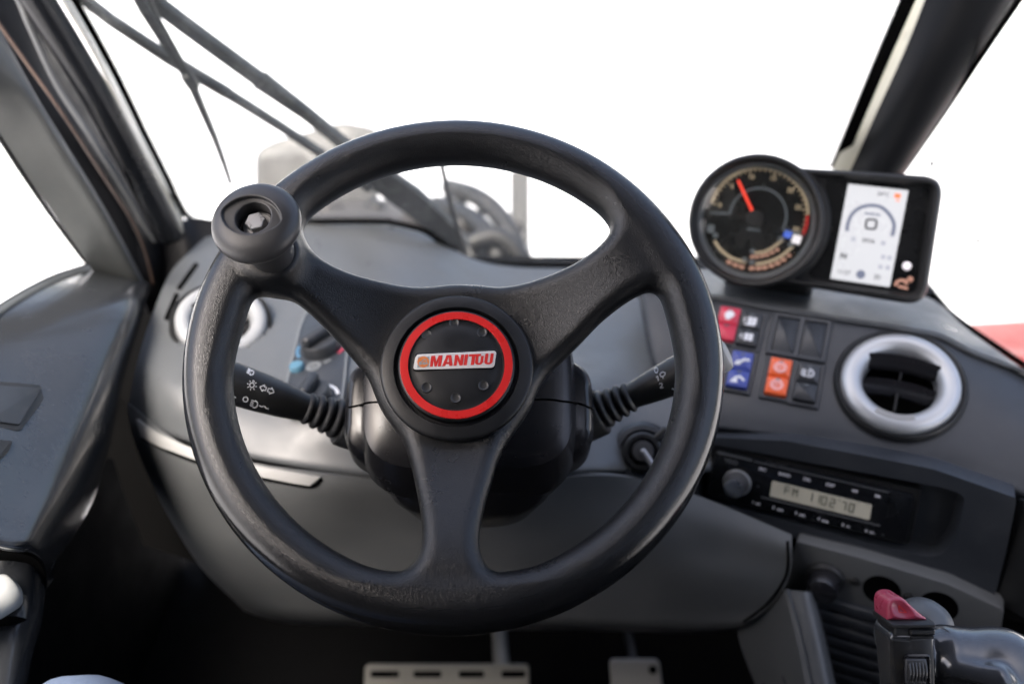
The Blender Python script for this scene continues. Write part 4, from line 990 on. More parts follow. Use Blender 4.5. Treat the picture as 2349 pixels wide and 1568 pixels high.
def rtx(t_, cx_, cy_, size, m='radioprint', fat=.00012):
    x, y = rpos(cx_, cy_); return rotz(text(t_, size, x, y, .0016, fat=fat), lang, x, y)
for k_ in [rtx(t_, a, b, .0042) for t_, a, b in (('SRC', 675, 318), ('BAND', 895, 372), ('DEL', 1120, 420), ('DISP', 1352, 475), ('1', 580, 645), ('2', 785, 700), ('3', 1008, 755), ('4', 1235, 812), ('5', 1480, 872), ('6', 1710, 932))]: part('key_print', k_, 'radioprint', rd, smooth=False)
for k_ in [rtx(t_, a, b, .0030) for t_, a, b in (('INT', 630, 665), ('SCN', 850, 725), ('DEC', 1070, 778), ('RND', 1300, 838), ('10-', 1530, 890), ('10+', 1765, 950))]: part('key_print', k_, 'radioprint', rd, smooth=False)
tri = []
for cx_, cy_, sg in ((1580, 528, -1), (1610, 535, -1), (1815, 582, 1), (1842, 590, 1)):
    x, y = rpos(cx_, cy_); tri.append(plate([(x+.0016*sg, y), (x-.0014*sg, y+.0017), (x-.0014*sg, y-.0017)], .001, .002))
for k_ in range(2): part('arrow_print', join(*tri[2*k_:2*k_+2]), 'radioprint', rd, smooth=False)
for k_ in (rtx('VDO', 360, 243, .0062), rtx('USB', 2025, 815, .0042), rtx('TR722UB-BU', 2055, 640, .0030), rtx('AUX', 1905, 980, .003), rtx('+', 628, 488, .004), rtx('-', 245, 570, .004)): part('dim_print', k_, 'dimprint', rd, smooth=False)
part('usb_cover', plate(rpoly([rpos(*q) for q in [(1960, 545), (2185, 595), (2110, 1040), (1885, 985)]], .001), .0, .0024, .0006), 'radio', rd)
def hl(a, b, wd): return bar(*rpos(*a), *rpos(*b), wd, .0, .0024)
part('chrome_line', join(hl((225, 148), (570, 228), .0014), hl((590, 236), (1940, 548), .0008), hl((660, 592), (1850, 880), .0011)), 'bezel', rd, smooth=False)

# ------------------------------------------------------------------ power socket with cap
SO = Frame(SP.w(*SP.uv(1893, 1325), 0), SP.e1, SP.n)
sock = thing('power_socket', 'round glossy black capped socket in the grey panel below the radio', 'socket', SO.M)
part('flange', lathe([(.0195, 0), (.0195, .003), (.0175, .0055), (.014, .006)], 48), 'rubber', sock)
part('cap', move(lathe([(.0150, .002), (.0158, .008), (.0156, .018), (.0140, .0225), (.008, .0255), (0, .0262)], 48), 0, 0, 0), 'gloss', sock)

# ------------------------------------------------------------------ ignition switch
IG = Frame(P(1474, 1036, .985), Vector((1, -.15, 0)), (Vector((-.12, -.72, .60))))
ign = thing('ignition_switch', 'round black ignition barrel with key beneath the right stalk', 'ignition switch', IG.M)
part('boss', lathe([(.036, -.05), (.030, -.006), (.027, -.002), (.0225, -.001), (.0205, -.006)], 56), 'panel', ign)
part('collar', lathe([(.0195, -.02), (.0195, .003), (.0175, .005), (.014, .005), (.0125, .002), (.0125, -.004)], 56), 'black', ign)
part('barrel', lathe([(.0108, -.02), (.0108, .005), (.0098, .0065), (0, .0065)], 40), 'steel', ign)
part('key', xf(join(move(rbox(.0062, .028, .014, .0025), 0, -.012, .015)), Matrix.Rotation(math.radians(38), 4, 'Z')), 'bolt', ign)
part('wing', rotz(move(rbox(.009, .017, .006, .0025), 0, .025, .002), -42), 'black', ign)

# ================================================================== DOOR AND LEFT SIDE
door = thing('door_panel', 'black padded door side with window and grey frame on the left', 'door', Matrix.Translation((-.45, .8, .7)))
dp = [[(205, 612, 1.18), (262, 626, 1.17), (316, 638, 1.165), (345, 655, 1.2), (331, 681, 1.25)],
 [(110, 650, 1.05), (210, 668, 1.05), (300, 700, 1.06), (322, 738, 1.11), (308, 764, 1.16)],
 [(0, 712, 0.95), (140, 760, 0.96), (258, 815, 0.985), (284, 865, 1.05), (270, 891, 1.1)],
 [(-80, 790, 0.88), (90, 900, 0.89), (215, 950, 0.925), (252, 1015, 1.0), (238, 1041, 1.05)],
 [(-150, 900, 0.8), (40, 1060, 0.82), (165, 1090, 0.865), (207, 1155, 0.95), (193, 1181, 1.0)],
 [(-230, 1040, 0.74), (0, 1190, 0.765), (105, 1205, 0.8), (140, 1262, 0.88), (126, 1288, 0.93)],
 [(-260, 1110, 0.715), (-20, 1238, 0.745), (82, 1255, 0.78), (112, 1310, 0.86), (98, 1336, 0.91)],
 [(-265, 1125, 0.725), (-20, 1252, 0.757), (78, 1270, 0.795), (106, 1325, 0.875), (92, 1351, 0.925)]]
mdp = patch(dp, 6); S_dp = Surf(mdp)
part('armrest_pad', slab(mdp, .006), 'door', door, world=True)
part('lower_shell', slab(patch([[(-90, 1285, .80), (60, 1290, .82), (104, 1335, .86), (92, 1350, .92)], [(-90, 1400, .81), (48, 1400, .82), (95, 1425, .85), (84, 1440, .91)], [(-90, 1500, .79), (30, 1500, .80), (72, 1510, .83), (62, 1525, .89)], [(-90, 1660, .77), (0, 1660, .77), (45, 1660, .80), (36, 1680, .86)]], 5), .004), 'door', door, world=True)
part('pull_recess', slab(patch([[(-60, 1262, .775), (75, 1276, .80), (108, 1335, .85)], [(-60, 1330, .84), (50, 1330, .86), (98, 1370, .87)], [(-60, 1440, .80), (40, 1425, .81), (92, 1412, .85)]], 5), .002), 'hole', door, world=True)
# window frame: sill, slanted post
part('window_post', slab(patch(up([[(-75, 205, .93), (-40, 165, .915), (-12, 90, .92), (10, 85, .96)], [(0, 307, .97), (45, 250, .955), (85, 236, .96), (90, 230, 1.0)], [(60, 400, 1.01), (110, 360, .995), (160, 358, 1.0), (166, 353, 1.04)], [(130, 500, 1.07), (190, 480, 1.055), (238, 488, 1.06), (244, 483, 1.1)], [(206, 612, 1.15), (265, 618, 1.14), (316, 634, 1.145), (322, 630, 1.18)], [(225, 640, 1.175), (280, 645, 1.168), (325, 655, 1.17), (330, 652, 1.2)]]), 5), .004), 'frame', door, world=True)
part('window_sill', slab(patch([[(206, 606, 1.168), (210, 618, 1.158), (216, 628, 1.165)], [(110, 640, 1.055), (112, 655, 1.040), (118, 668, 1.050)], [(0, 702, .955), (0, 720, .94), (6, 735, .95)], [(-120, 800, .86), (-120, 820, .845), (-112, 838, .855)]], 6), .004), 'frame', door, world=True)
part('window_seal', tube(cr([P(-60, 235, .945), P(0, 318, .985), P(60, 410, 1.025), P(130, 511, 1.085), P(190, 592, 1.155), P(203, 606, 1.168), P(190, 612, 1.155), P(110, 641, 1.06), P(0, 704, .962), P(-110, 790, .87)], 6), .0028, 8), 'rubber', door, world=True)
DG = [P(-60, 235, .96), P(0, 318, 1.0), P(130, 511, 1.10), P(203, 606, 1.185), P(110, 641, 1.075), P(0, 704, .975), P(-110, 790, .885)]
DC = sum(DG, Vector())/len(DG)
pane = part('window_glass', slab(([*DG, DC], [(i, (i+1) % 7, 7) if False else (i, (i+1) % 7, 7, 7) for i in range(7)]) if False else grid_mesh([[P(-60, 235, .96), P(-85, 500, .92), P(-110, 790, .885)], [P(0, 318, 1.0), P(0, 520, .985), P(0, 704, .975)], [P(130, 511, 1.10), P(120, 575, 1.088), P(110, 641, 1.075)], [P(203, 606, 1.185), P(200, 608, 1.18), P(196, 611, 1.175)]]), .004), 'glass', door, world=True)
# switch blanks on the arm rest
def dpl(pts, z0, z1, nm_, m_, b=.001, rr=.004):
    f = S_dp.frame(45, 935, 95, 930); q = [f.uv(*p) for p in pts]
    return part(nm_, xf(plate(rpoly(q, rr), z0, z1, b), f.M), m_, door, world=True)
dpl([(-20, 874), (98, 884), (110, 905), (45, 990), (-30, 978)], -.008, .0012, 'switch_recess', 'rubber')
dpl([(-20, 886), (92, 893), (42, 978), (-30, 968)], -.004, .0030, 'switch_cover', 'panel', .001, .003)
f2 = S_dp.frame(15, 1030, 60, 1025)
part('switch_recess', xf(plate(rpoly([f2.uv(*p) for p in [(-30, 1006), (28, 1012), (20, 1035), (-30, 1085)]], .003), -.006, .0015, .001), f2.M), 'rubber', door, world=True)

hd = thing('grab_handle', 'pale grey round-ended handle in the door recess', 'handle', Matrix.Translation(P(0, 1365, .80)))
part('grip', tube(cr([P(-130, 1440, .77), P(-60, 1402, .785), P(-10, 1374, .795), P(20, 1355, .80), P(33, 1347, .803), P(41, 1342, .805)], 5), [.0155]*16+[.0150, .0147, .0140, .0130, .0118, .0105, .009, .0075, .0055, .003], 24), 'handle', hd, world=True)

# ------------------------------------------------------------------ front pillar on the left: tube, seals, painted reflection strip
pil = thing('cab_pillar', 'slanting glossy dark pillar at the left with brown piping', 'pillar', Matrix.Translation((-.45, 1.0, .9)), 'front pillars of the cab')
part('jamb', slab(patch(up([[(-40, -20, 1.03), (20, -20, 1.06), (90, -20, 1.10)], [(68, 212, 1.07), (110, 180, 1.10), (150, 150, 1.16)], [(155, 345, 1.10), (200, 320, 1.13), (240, 290, 1.2)], [(236, 478, 1.15), (280, 455, 1.17), (330, 420, 1.25)], [(316, 632, 1.2), (345, 600, 1.22), (400, 560, 1.3)], [(340, 720, 1.24), (380, 700, 1.26), (430, 640, 1.34)]]), 5), .004), 'jamb', pil, world=True)
part('piping', tube(cr([P(-30, 15, 1.0), P(0, 59, 1.01), P(75, 165, 1.03), P(145, 263, 1.05), P(246, 417, 1.11), P(307, 513, 1.155), P(337, 590, 1.19), P(352, 650, 1.22)], 6), .0019, 8), 'brown', pil, world=True)
part('edge_bead', tube(cr([P(-190, -380, .92), P(20, -40, 1.02), P(66, 57, 1.04), P(132, 197, 1.07), P(219, 329, 1.10), P(290, 440, 1.15), P(355, 552, 1.2)], 6), .0034, 10), 'bezel', pil, world=True)
pts = cr([P(-230, -480, .88), P(30, -90, 1.0), P(88, 0, 1.03), P(168, 130, 1.07), P(244, 260, 1.11), P(314, 390, 1.155), P(372, 500, 1.19), P(392, 540, 1.205)], 6)
part('tube', tube(pts+[pts[-1]+(pts[-1]-pts[-2]).normalized()*.006, pts[-1]+(pts[-1]-pts[-2]).normalized()*.010], [.0165]*len(pts)+[.012, .004], 28), 'tube', pil, world=True)
part('outer_reflection', slab(patch(up([[(120, -40, 1.13), (138, -40, 1.15), (158, -40, 1.18)], [(215, 120, 1.17), (228, 117, 1.19), (240, 112, 1.22)], [(300, 290, 1.21), (312, 287, 1.23), (324, 284, 1.255)], [(380, 440, 1.24), (388, 437, 1.25), (398, 434, 1.27)], [(418, 520, 1.25), (420, 516, 1.26), (424, 510, 1.28)]]), 5), .003), 'reflcream', pil, world=True)  # bright reflection beside the tube, put in as a cream strip
part('foot_cover', slab(patch([[(330, 560, 1.27), (350, 640, 1.26), (380, 700, 1.24)], [(400, 520, 1.25), (420, 560, 1.25), (430, 620, 1.24)], [(440, 500, 1.275), (460, 530, 1.27), (470, 560, 1.26)], [(520, 510, 1.285), (530, 525, 1.28), (540, 535, 1.28)]], 5), .003), 'jamb', pil, world=True)

# ------------------------------------------------------------------ windscreen with black printed edge and dots
WS = Frame(P(1100, 600, 1.345), XA, Vector((0, -math.cos(math.radians(20)), -math.sin(math.radians(20)))))
ws = thing('windscreen', 'large clear front windscreen with black dotted edging', 'windscreen', WS.M)
def wpoly(pts): return [WS.uv(*p) for p in pts]
base_line = [(415, 475), (440, 500), (490, 516), (600, 513), (700, 508), (800, 506), (890, 508), (975, 530), (1030, 568), (1080, 598), (1180, 610), (1330, 612), (1500, 614)]
part('glass', plate(wpoly([(-90, -520), (2300, -520), (1900, 420), (1850, 640), (1330, 640), (1080, 620), (890, 540), (440, 540), (400, 480)]), -.005, 0), 'glass', ws, smooth=False)
def frit(line, wd_px, nrm, nm_, fr, root, dots=3, z=.002):
    """black band just inside the picture line, with rows of dots beyond it"""
    c = cr([Vector((*fr.uv(*p, z), 0)) for p in line], 6); ms = []; out = []
    L_, Rr = [], []
    k = 1.2/2283
    for i, p in enumerate(c):
        t_ = (c[min(i+1, len(c)-1)]-c[max(i-1, 0)]).normalized(); n = Vector((-t_.y, t_.x, 0))*nrm; L_.append(p-n*wd_px*k); Rr.append(p)
    V = [Vector((p.x, p.y, z)) for p in L_]+[Vector((p.x, p.y, z)) for p in Rr]; m = len(c)
    V += [v+Vector((0, 0, -.0015)) for v in V]
    Fc = [(i, i+1, m+i+1, m+i) for i in range(m-1)]+[(2*m+i, 3*m+i, 3*m+i+1, 2*m+i+1) for i in range(m-1)]+[(i+m, i+m+1, i+3*m+1, i+3*m) for i in range(m-1)]+[(i+1, i, i+2*m, i+2*m+1) for i in range(m-1)]
    part(nm_, (V, Fc), 'hole', root)
    dist = 0; prev = c[0]; step = 5.5*k; nxt = 0; ds = []
    for i in range(1, len(c)):
        sg_ = (c[i]-c[i-1]); ln = sg_.length
        while nxt <= dist+ln:
            p = c[i-1]+sg_*((nxt-dist)/ln); t_ = sg_.normalized(); n = Vector((-t_.y, t_.x, 0))*nrm
            for r_ in range(dots):
                q = p+n*k*(2.5+4.6*r_)+t_*(step/2 if r_ % 2 else 0); ds.append(move(lathe([((2.0-.45*r_)*k, z-.001), ((2.0-.45*r_)*k, z)], 6), q.x, q.y))
            nxt += step
        dist += ln
    part(nm_+'_dots', join(*ds), 'hole', root, smooth=False)
frit([(-50, -420), (60, -210), (150, -40), (186, 15), (268, 165), (336, 305), (386, 405), (418, 472), (440, 500), (490, 515), (560, 514), (700, 507), (800, 505), (890, 506)], 13, 1, 'black_edge', WS, ws)
frit([(890, 506), (975, 528), (1030, 566), (1080, 596), (1180, 608), (1330, 609), (1500, 611)], 13, 1, 'black_edge', WS, ws)
frit([(1905, 385), (1950, 275), (2010, 130), (2066, 0), (2090, -60), (2190, -300), (2280, -520)], 30, 1, 'black_edge', WS, ws)

# ------------------------------------------------------------------ right pillar and side window
rp = thing('cab_pillar', 'broad black pillar at the right with its edge reflection painted as a pale strip', 'pillar', Matrix.Translation((.47, 1.0, .9)), 'front pillars of the cab')
part('post', slab(patch(up([[(2145, -60, 1.10), (2223, -60, 1.06), (2330, -60, 1.05), (2372, -60, 1.08)], [(2075, 115, 1.13), (2138, 115, 1.09), (2225, 120, 1.08), (2262, 120, 1.11)], [(2018, 240, 1.16), (2073, 242, 1.12), (2145, 250, 1.11), (2172, 252, 1.14)], [(1956, 378, 1.19), (2003, 380, 1.15), (2060, 386, 1.14), (2080, 390, 1.17)], [(1900, 500, 1.22), (1943, 505, 1.18), (1985, 510, 1.17), (2005, 515, 1.2)]]), 6), .006), 'pillar', rp, world=True)
part('pale_reflection', slab(patch(up([[(2112, -60, 1.13), (2130, -60, 1.125), (2152, -60, 1.11)], [(2045, 115, 1.155), (2062, 115, 1.15), (2082, 115, 1.14)], [(1982, 240, 1.18), (2000, 240, 1.175), (2022, 240, 1.165)], [(1912, 380, 1.205), (1932, 380, 1.20), (1960, 380, 1.195)], [(1866, 500, 1.23), (1886, 500, 1.225), (1916, 505, 1.22)]]), 5), .003), 'reflcream', rp, world=True)  # reflected daylight along the post, painted as a separate pale strip
RW = Frame(P(2200, 500, 1.19), Vector((.45, -.9, 0)), Vector((-.88, -.44, -.12)))
rw = thing('side_window', 'right side window speckled with dirt', 'window', RW.M)
part('glass', plate([RW.uv(*p) for p in [(2600, -460), (2700, -460), (2600, 400), (2500, 960), (2348, 850), (2130, 690), (2060, 480), (2085, 380)]], -.005, 0), 'glass', rw, smooth=False)
frit([(2066, 392), (2160, 255), (2247, 122), (2324, 8), (2363, -50), (2500, -260), (2630, -460)], 12, 1, 'black_edge', RW, rw)
frit([(2128, 678), (2150, 700), (2200, 742), (2250, 778), (2300, 812), (2350, 846), (2420, 892)], 15, -1, 'black_edge', RW, rw)
sp_ = []
for x, y, r_ in [(2135, 376, 5), (2300, 433, 2), (2276, 480, 2.5), (2263, 521, 2.5), (2241, 553, 4), (2208, 579, 3), (2218, 608, 3.2), (2243, 705, 3), (2296, 499, 2), (2227, 539, 2.2), (2291, 575, 2), (2215, 470, 1.6), (2328, 620, 2), (2180, 520, 1.5)]:
    u, v = RW.uv(x, y, .001); k = r_*1.9/2283; sp_.append(move(xf(lathe([(k, -.0005), (k*.8, .0008), (0, .001)], 10), Matrix.Diagonal((.75, 1.25, 1, 1))), u, v))
part('dirt_specks', join(*sp_), 'hole', rw)

# ------------------------------------------------------------------ wiper outside the glass
WO = Frame(WS.w(0, 0, -.05), WS.e1, WS.n)
wip = thing('windscreen_wiper', 'dusty twin-arm wiper with slender blade outside the glass', 'wiper', WO.M)
k = 1.22/2283
def wl(pts, z=0): return [Vector((*WO.uv(*p, z), z)) for p in pts]
def flatbar(pts, wds, z, th):
    c = [Vector((*WO.uv(*p, z), 0)) for p in pts]; L_, R_ = [], []
    for i, p in enumerate(c):
        t_ = (c[min(i+1, len(c)-1)]-c[max(i-1, 0)]).normalized(); n = Vector((-t_.y, t_.x, 0))*wds[i]*k/2; L_.append(p+n); R_.append(p-n)
    return stack([(p.x, p.y) for p in L_]+[(p.x, p.y) for p in R_[::-1]], [(0, z-th), (0, z-.002), (.0015, z)])
part('main_arm', join(flatbar([(170, -140), (300, -45), (369, 26), (430, 72), (520, 138), (600, 196)], [30, 32, 34, 34, 34, 34], 0, .012), flatbar([(592, 190), (610, 203), (700, 268), (781, 333), (870, 400)], [44, 40, 30, 28, 28], -.002, .012)), 'wiper', wip)
part('guide_arm', join(flatbar([(60, -110), (160, -22), (211, 22), (250, 52), (380, 138), (520, 221)], [20, 22, 24, 24, 26, 26], -.014, .010), flatbar([(512, 216), (530, 227), (640, 296), (737, 360), (850, 440)], [26, 22, 20, 20, 22], -.016, .010)), 'wiper', wip)
part('arm_root', flatbar([(800, 350), (850, 400), (940, 465), (1020, 530), (1062, 572)], [60, 74, 80, 62, 40], -.020, .012), 'wiper', wip)
part('blade', join(flatbar([(190, -250), (290, -48), (330, 30), (385, 115), (438, 196)], [12, 22, 22, 21, 20], .012, .008), flatbar([(432, 186), (455, 240), (490, 320), (512, 380), (527, 426)], [18, 17, 14, 11, 8], .014, .008)), 'wiper', wip)
part('blade_spine', tube(cr(wl([(338, -20), (356, 30), (395, 100), (440, 180)], .022), 4), .0028, 8), 'wiper', wip)
part('blade_clip', flatbar([(425, 178), (440, 200), (446, 212)], [26, 28, 18], .024, .008), 'wiper', wip)
part('washer_pipe', tube(cr(wl([(1012, 372), (1022, 420), (1040, 490), (1056, 545), (1068, 580)], .012), 4), .0036, 10), 'rubber', wip)

# ------------------------------------------------------------------ outside: mirror, hoses, red bodywork
mf = cam_frame(725, 385, 2.1); k2 = 2.1/2283
mir = thing('outside_mirror', 'large pale mirror blurred outside beyond the wiper arms', 'mirror', mf.M)
part('shell', stack(rpoly([(-142*k2, -115*k2), (140*k2, -110*k2), (148*k2, 90*k2), (60*k2, 108*k2), (-100*k2, 62*k2), (-142*k2, 40*k2)], .025), [(.02, -.09), (.004, -.04), (0, -.005), (.004, 0), (.010, .002)]), 'mirror', mir)
part('mirror_glass', plate(rpoly([(-128*k2, -100*k2), (-20*k2, -100*k2), (-20*k2, 30*k2), (-128*k2, 22*k2)], .012), .0022, .004), 'mirrorface', mir)
part('stem', tube([Vector((0, 0, -.05)), Vector((.05, -.35, -.08)), Vector((.06, -1.2, -.12))], .02), 'hose', mir)
pf = cam_frame(1192, 455, 2.4)
part('marker_post', xf(stack(rect(-.024, -.16, .024, .065, .01), [(.004, -.03), (0, -.02), (0, .012), (.004, .016)]), pf.M), 'mirror', None, top=('slim pale post standing outside beyond the wiper pivot', 'post'))
hs = thing('hose_bundle', 'dusty black hoses and fittings on the machine front outside the glass', 'hoses', Matrix.Translation(P(1100, 540, 1.7)))
for a in ([(1030, 430, 1.9), (1090, 450, 1.75), (1140, 490, 1.7), (1180, 560, 1.65), (1200, 640, 1.65)], [(1000, 470, 1.8), (1080, 500, 1.7), (1130, 560, 1.62), (1150, 640, 1.6)], [(940, 470, 1.85), (1010, 520, 1.7), (1070, 570, 1.62), (1100, 640, 1.6)], [(1080, 560, 1.6), (1140, 545, 1.6), (1190, 590, 1.6), (1215, 650, 1.6)]):
    part('hose', tube(cr([P(*q) for q in a], 6), .017, 12), 'hose', hs, world=True)
for px_, py_, d_, sz, mm in ((1150, 590, 1.66, .06, 'hose'), (1070, 520, 1.72, .05, 'front'), (1118, 478, 1.74, .035, 'trimgrey'), (1180, 520, 1.70, .030, 'front'), (1040, 470, 1.80, .045, 'hose'), (1190, 575, 1.66, .028, 'trimgrey'), (960, 490, 1.85, .05, 'front'), (860, 480, 1.9, .045, 'hose'), (760, 490, 1.9, .05, 'front')):
    part('fitting', xf(rbox(sz, sz*.7, sz*.8, sz*.2), Matrix.Translation(P(px_, py_, d_)) @ Matrix.Rotation(px_*.7, 4, 'Z') @ Matrix.Rotation(py_*.3, 4, 'X')), mm, hs, world=True)
part('machine_front', slab(patch([[(690, 470, 2.0), (690, 505, 1.8), (690, 560, 1.7)], [(860, 455, 2.0), (860, 500, 1.8), (860, 560, 1.7)], [(1000, 480, 1.95), (1010, 540, 1.75), (1020, 620, 1.65)], [(1120, 540, 1.9), (1130, 600, 1.75), (1140, 680, 1.65)], [(1215, 560, 1.9), (1222, 610, 1.75), (1225, 690, 1.65)]], 5), .03), 'front', hs, world=True)
part('red_bonnet', slab(patch([[(2200, 744, 2.3), (2235, 805, 2.1), (2280, 900, 1.95), (2240, 1500, 1.9)], [(2275, 738, 2.3), (2305, 795, 2.1), (2350, 900, 1.95), (2350, 1500, 1.9)], [(2600, 720, 2.3), (2620, 800, 2.1), (2640, 900, 1.95), (2640, 1500, 1.9)], [(3300, 690, 2.3), (3320, 800, 2.1), (3340, 900, 1.95), (3340, 1500, 1.9)]], 5), .05), 'bodyred', None, top=('red bodywork of the machine seen low through the right window', 'bodywork'))

# ================================================================== PEDALS
PF = yaw_frame(1025, 1590, 1.36, 0, 40)
bp_ = thing('brake_pedal', 'wide worn grey pedal plate with slots under the wheel', 'pedal', PF.M)
x0, y1 = PF.uv(836, 1522); x1, _ = PF.uv(1214, 1522); y1 = PF.uv(1025, 1522)[1]
pw = rect(x0, y1-.075, x1, y1, .008)
part('pad', stack(pw, [(.002, -.010), (0, -.008), (0, -.002), (.0015, 0)]), 'pedal', bp_)
for a, b in ((850, 915), (948, 1012), (1052, 1110), (1150, 1205)):
    xa, ya = PF.uv(a, 1537); xb, yb = PF.uv(b, 1552)
    part('slot', plate(rect(xa, yb, xb, ya, .003), -.004, .0006), 'hole', bp_)
part('arm', tube(cr([Vector((*PF.uv(1152, 1542), -.012)), Vector((*PF.uv(1148, 1500, -.03), -.03)), Vector((*PF.uv(1145, 1450, -.07), -.07)), Vector((*PF.uv(1140, 1380, -.16), -.16))], 5), .011, 14), 'pedal', bp_)
AF = yaw_frame(1458, 1560, 1.40, 0, 35)
ac = thing('accelerator_pedal', 'small worn dark grey accelerator pedal at the right', 'pedal', AF.M)
aq = [AF.uv(*p) for p in [(1398, 1512), (1512, 1512), (1528, 1640), (1408, 1640)]]
part('pad', stack(rpoly(aq, .008), [(.002, -.010), (0, -.008), (0, -.002), (.0015, 0)]), 'trimgrey', ac)
x, y = AF.uv(1497, 1534); part('rivet', disc(x, y, .006, -.001, .0015, 20), 'hole', ac)
part('arm', tube([Vector((*AF.uv(1455, 1520), -.01)), Vector((*AF.uv(1440, 1450, -.05), -.05)), Vector((*AF.uv(1430, 1400, -.12), -.12))], .006, 10), 'black', ac)

# ================================================================== JOYSTICK
JD = .70; J = cam_frame(2085, 1490, JD); kj = JD/2283
def jp(px, py): return ((px-2085)*kj, (1490-py)*kj)
joy = thing('joystick', 'glossy dark joystick with maroon rocker and ribbed roller at lower right', 'joystick', J.M)
def cap3(x, y, z, a, b, ra, rb):
    a = np.array(a); b = np.array(b); ab = b-a; t_ = np.clip(((x-a[0])*ab[0]+(y-a[1])*ab[1]+(z-a[2])*ab[2])/(ab@ab), 0, 1)
    return np.sqrt((x-a[0]-ab[0]*t_)**2+(y-a[1]-ab[1]*t_)**2+(z-a[2]-ab[2]*t_)**2)-(ra+(rb-ra)*t_)
xl, yt = jp(2020, 1442); xr, _ = jp(2119, 1442)
def joy_sd(x, y, z):
    lx0 = xl+(yt-y)*.10; hx2 = (xr+.001-lx0)/2; mx_ = lx0+hx2
    qx, qy, qz = np.abs(x-mx_)-hx2+.004, np.abs(y-(yt-.045))-.045+.002, np.abs(z)-.018+.005
    d = np.sqrt(np.maximum(qx, 0)**2+np.maximum(qy, 0)**2+np.maximum(qz, 0)**2)+np.minimum(np.maximum(qx, np.maximum(qy, qz)), 0)-.004
    a = jp(2172, 1510); b = jp(2300, 1545); c = jp(2480, 1650)
    h1 = smin(cap3(x, y, z, (*a, -.004), (*b, -.006), .0225, .0285), cap3(x, y, z, (*b, -.006), (*c, -.01), .0285, .032), .01)
    r0, r1, r2 = jp(2165, 1512), jp(2250, 1530), jp(2345, 1620)
    rd_ = smin(cap3(x, y, z, (*r0, .016), (*r1, .022), .007, .0085), cap3(x, y, z, (*r1, .022), (*r2, .024), .0085, .009), .006)
    h1 = smin(h1, rd_, .005)
    return smin(d, h1, .004)
part_nets('body', nets(joy_sd, (-.028, -.075, -.048), (.135, .032, .036), .0016), 'joy', joy)
# dusty front plate, roller frame and ribs
fq = [jp(*p) for p in [(2022, 1446), (2062, 1449), (2066, 1446), (2112, 1444), (2117, 1500), (2120, 1640), (2038, 1640), (2028, 1540)]]
fp = part('front_plate', plate(rpoly(fq, .002), .012, .0190, .0012), 'joydirty', joy)
def roller(y0, y1_):
    a = [jp(*p) for p in [(2047, y0), (2106, y0), (2108, y1_), (2048, y1_)]]
    r = part('roller_frame', stack(rpoly(a, .003), [(0, .016), (0, .0205), (.0012, .0212), (.0030, .0205)]), 'gloss', fp)
    ms = []
    for i in range(6):
        xx = jp(2051+i*7.2, 0)[0]; ya, yb = jp(0, y0+11)[1], jp(0, y1_-9)[1]; n = 10; pts_ = []
        for q_ in range(n+1):
            t_ = q_/n; pts_.append(Vector((xx+.0009+.0006*t_, yb+(ya-yb)*t_, .0210+.0035*math.sin(math.pi*t_))))
        ms.append(tube(pts_, .00085, 8))
    ms.append(move(rbox(abs(jp(2092, 0)[0]-jp(2047, 0)[0]), abs(jp(0, y0+9)[1]-jp(0, y1_-8)[1]), .006, .001), (jp(2092, 0)[0]+jp(2047, 0)[0])/2+.0004, (jp(0, y0+9)[1]+jp(0, y1_-8)[1])/2, .0200))
    part('ribbed_roller', join(*ms), 'steel', fp)
roller(1478, 1551); roller(1558, 1640)
# collar, block and maroon rocker
cq = [jp(*p) for p in [(2018, 1411), (2112, 1409), (2117, 1421), (2019, 1424)]]
part('collar', join(stack(rect(xl-.0003, jp(0, 1423)[1], xr+.0006, jp(0, 1410)[1], .0016), [(.001, -.018), (0, -.015), (0, .017), (.0012, .0195)]), stack(rect(xl+.003, jp(0, 1441)[1], jp(2070, 0)[0], jp(0, 1420)[1], .001), [(0, -.015), (0, .016), (.001, .017)]), stack(rect(jp(2063, 0)[0], jp(0, 1438)[1], xr, jp(0, 1425)[1], .001), [(0, -.015), (0, .018), (.001, .0192)]), stack(rect(jp(2066, 0)[0], jp(0, 1447)[1], xr-.0003, jp(0, 1440)[1], .0005), [(0, -.015), (0, .017), (.0005, .0178)])), 'rubber', joy)
RQ = [(2020, 1411), (2019, 1380), (2024, 1367), (2034, 1361), (2046, 1360), (2058, 1363), (2074, 1378), (2094, 1396), (2108, 1406), (2110, 1411)]
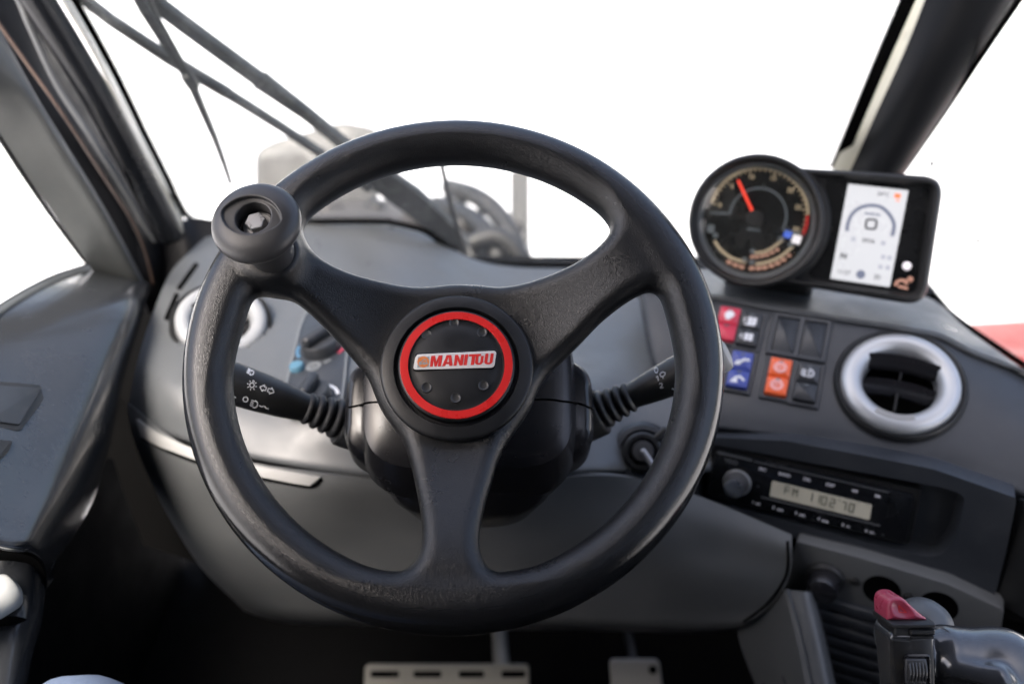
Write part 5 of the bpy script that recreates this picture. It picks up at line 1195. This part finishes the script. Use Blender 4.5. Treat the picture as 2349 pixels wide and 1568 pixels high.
rk = [Vector((*jp(*p), 0)) for p in RQ]; rk = cr(rk, 4); o2 = [(v.x, v.y) for v in rk]
RX, RY = np.array([p[0] for p in o2]), np.array([p[1] for p in o2]); sc_ = jp(2051, 1385)
def rock_sd(x, y, z):
    d2 = poly_sd(RX, RY, x, y)+.0045; dz = np.abs(z+.001)-.0150+.0045
    d = np.sqrt(np.maximum(d2, 0)**2+np.maximum(dz, 0)**2)+np.minimum(np.maximum(d2, dz), 0)-.0045
    a_ = math.radians(-38); u = (x-sc_[0])*math.cos(a_)+(y-sc_[1])*math.sin(a_); v = -(x-sc_[0])*math.sin(a_)+(y-sc_[1])*math.cos(a_)
    dish = (np.sqrt((u/.0105)**2+(v/.0062)**2+((z-.0165)/.0055)**2)-1)*.0055
    return smax(d, -dish, .0012)
rkp = part_nets('thumb_rocker', nets(rock_sd, (RX.min()-.002, RY.min()-.002, -.02), (RX.max()+.002, RY.max()+.002, .018), .0006), 'joyred', joy)
tq = [jp(*p) for p in [(2047, 1378), (2047, 1393), (2064, 1393)]]
part('triangle_mark', join(*[bar(*a, *b, .0005, .0100, .0116) for a, b in zip(tq, tq[1:]+tq[:1])]), 'badgered', rkp, smooth=False)
gb = cam_frame(2130, 1460, .80)
part('lever_boot', xf(lathe([(.026, -.05), (.025, -.01), (.019, .004), (.010, .010), (0, .011)], 40), Frame(P(2128, 1435, .78), XA, (-FA+UA*.5)).M), 'dash', joy, world=True)

# ================================================================== PERSON: one denim knee at the lower edge
pm = bpy.data.meshes.new('person')
KN = P(178, 1728, .78); HIP = Vector((-.16, -.10, .56)); ANK = Vector((KN.x+.02, KN.y+.10, .12))
pv_ = [HIP, HIP.lerp(KN, .5), KN+Vector((.0, -.05, .0)), KN+Vector((0, .01, -.02)), KN.lerp(ANK, .4), ANK]
pr = [.085, .078, .064, .060, .056, .045]
pm_ = tube(cr(pv_, 8), [float(np.interp(i/8, range(6), pr)) for i in range(41)], 32)
po = part('person', pm_, 'denim', None, top=("person's knee in pale blue jeans at the lower left edge", 'person'))
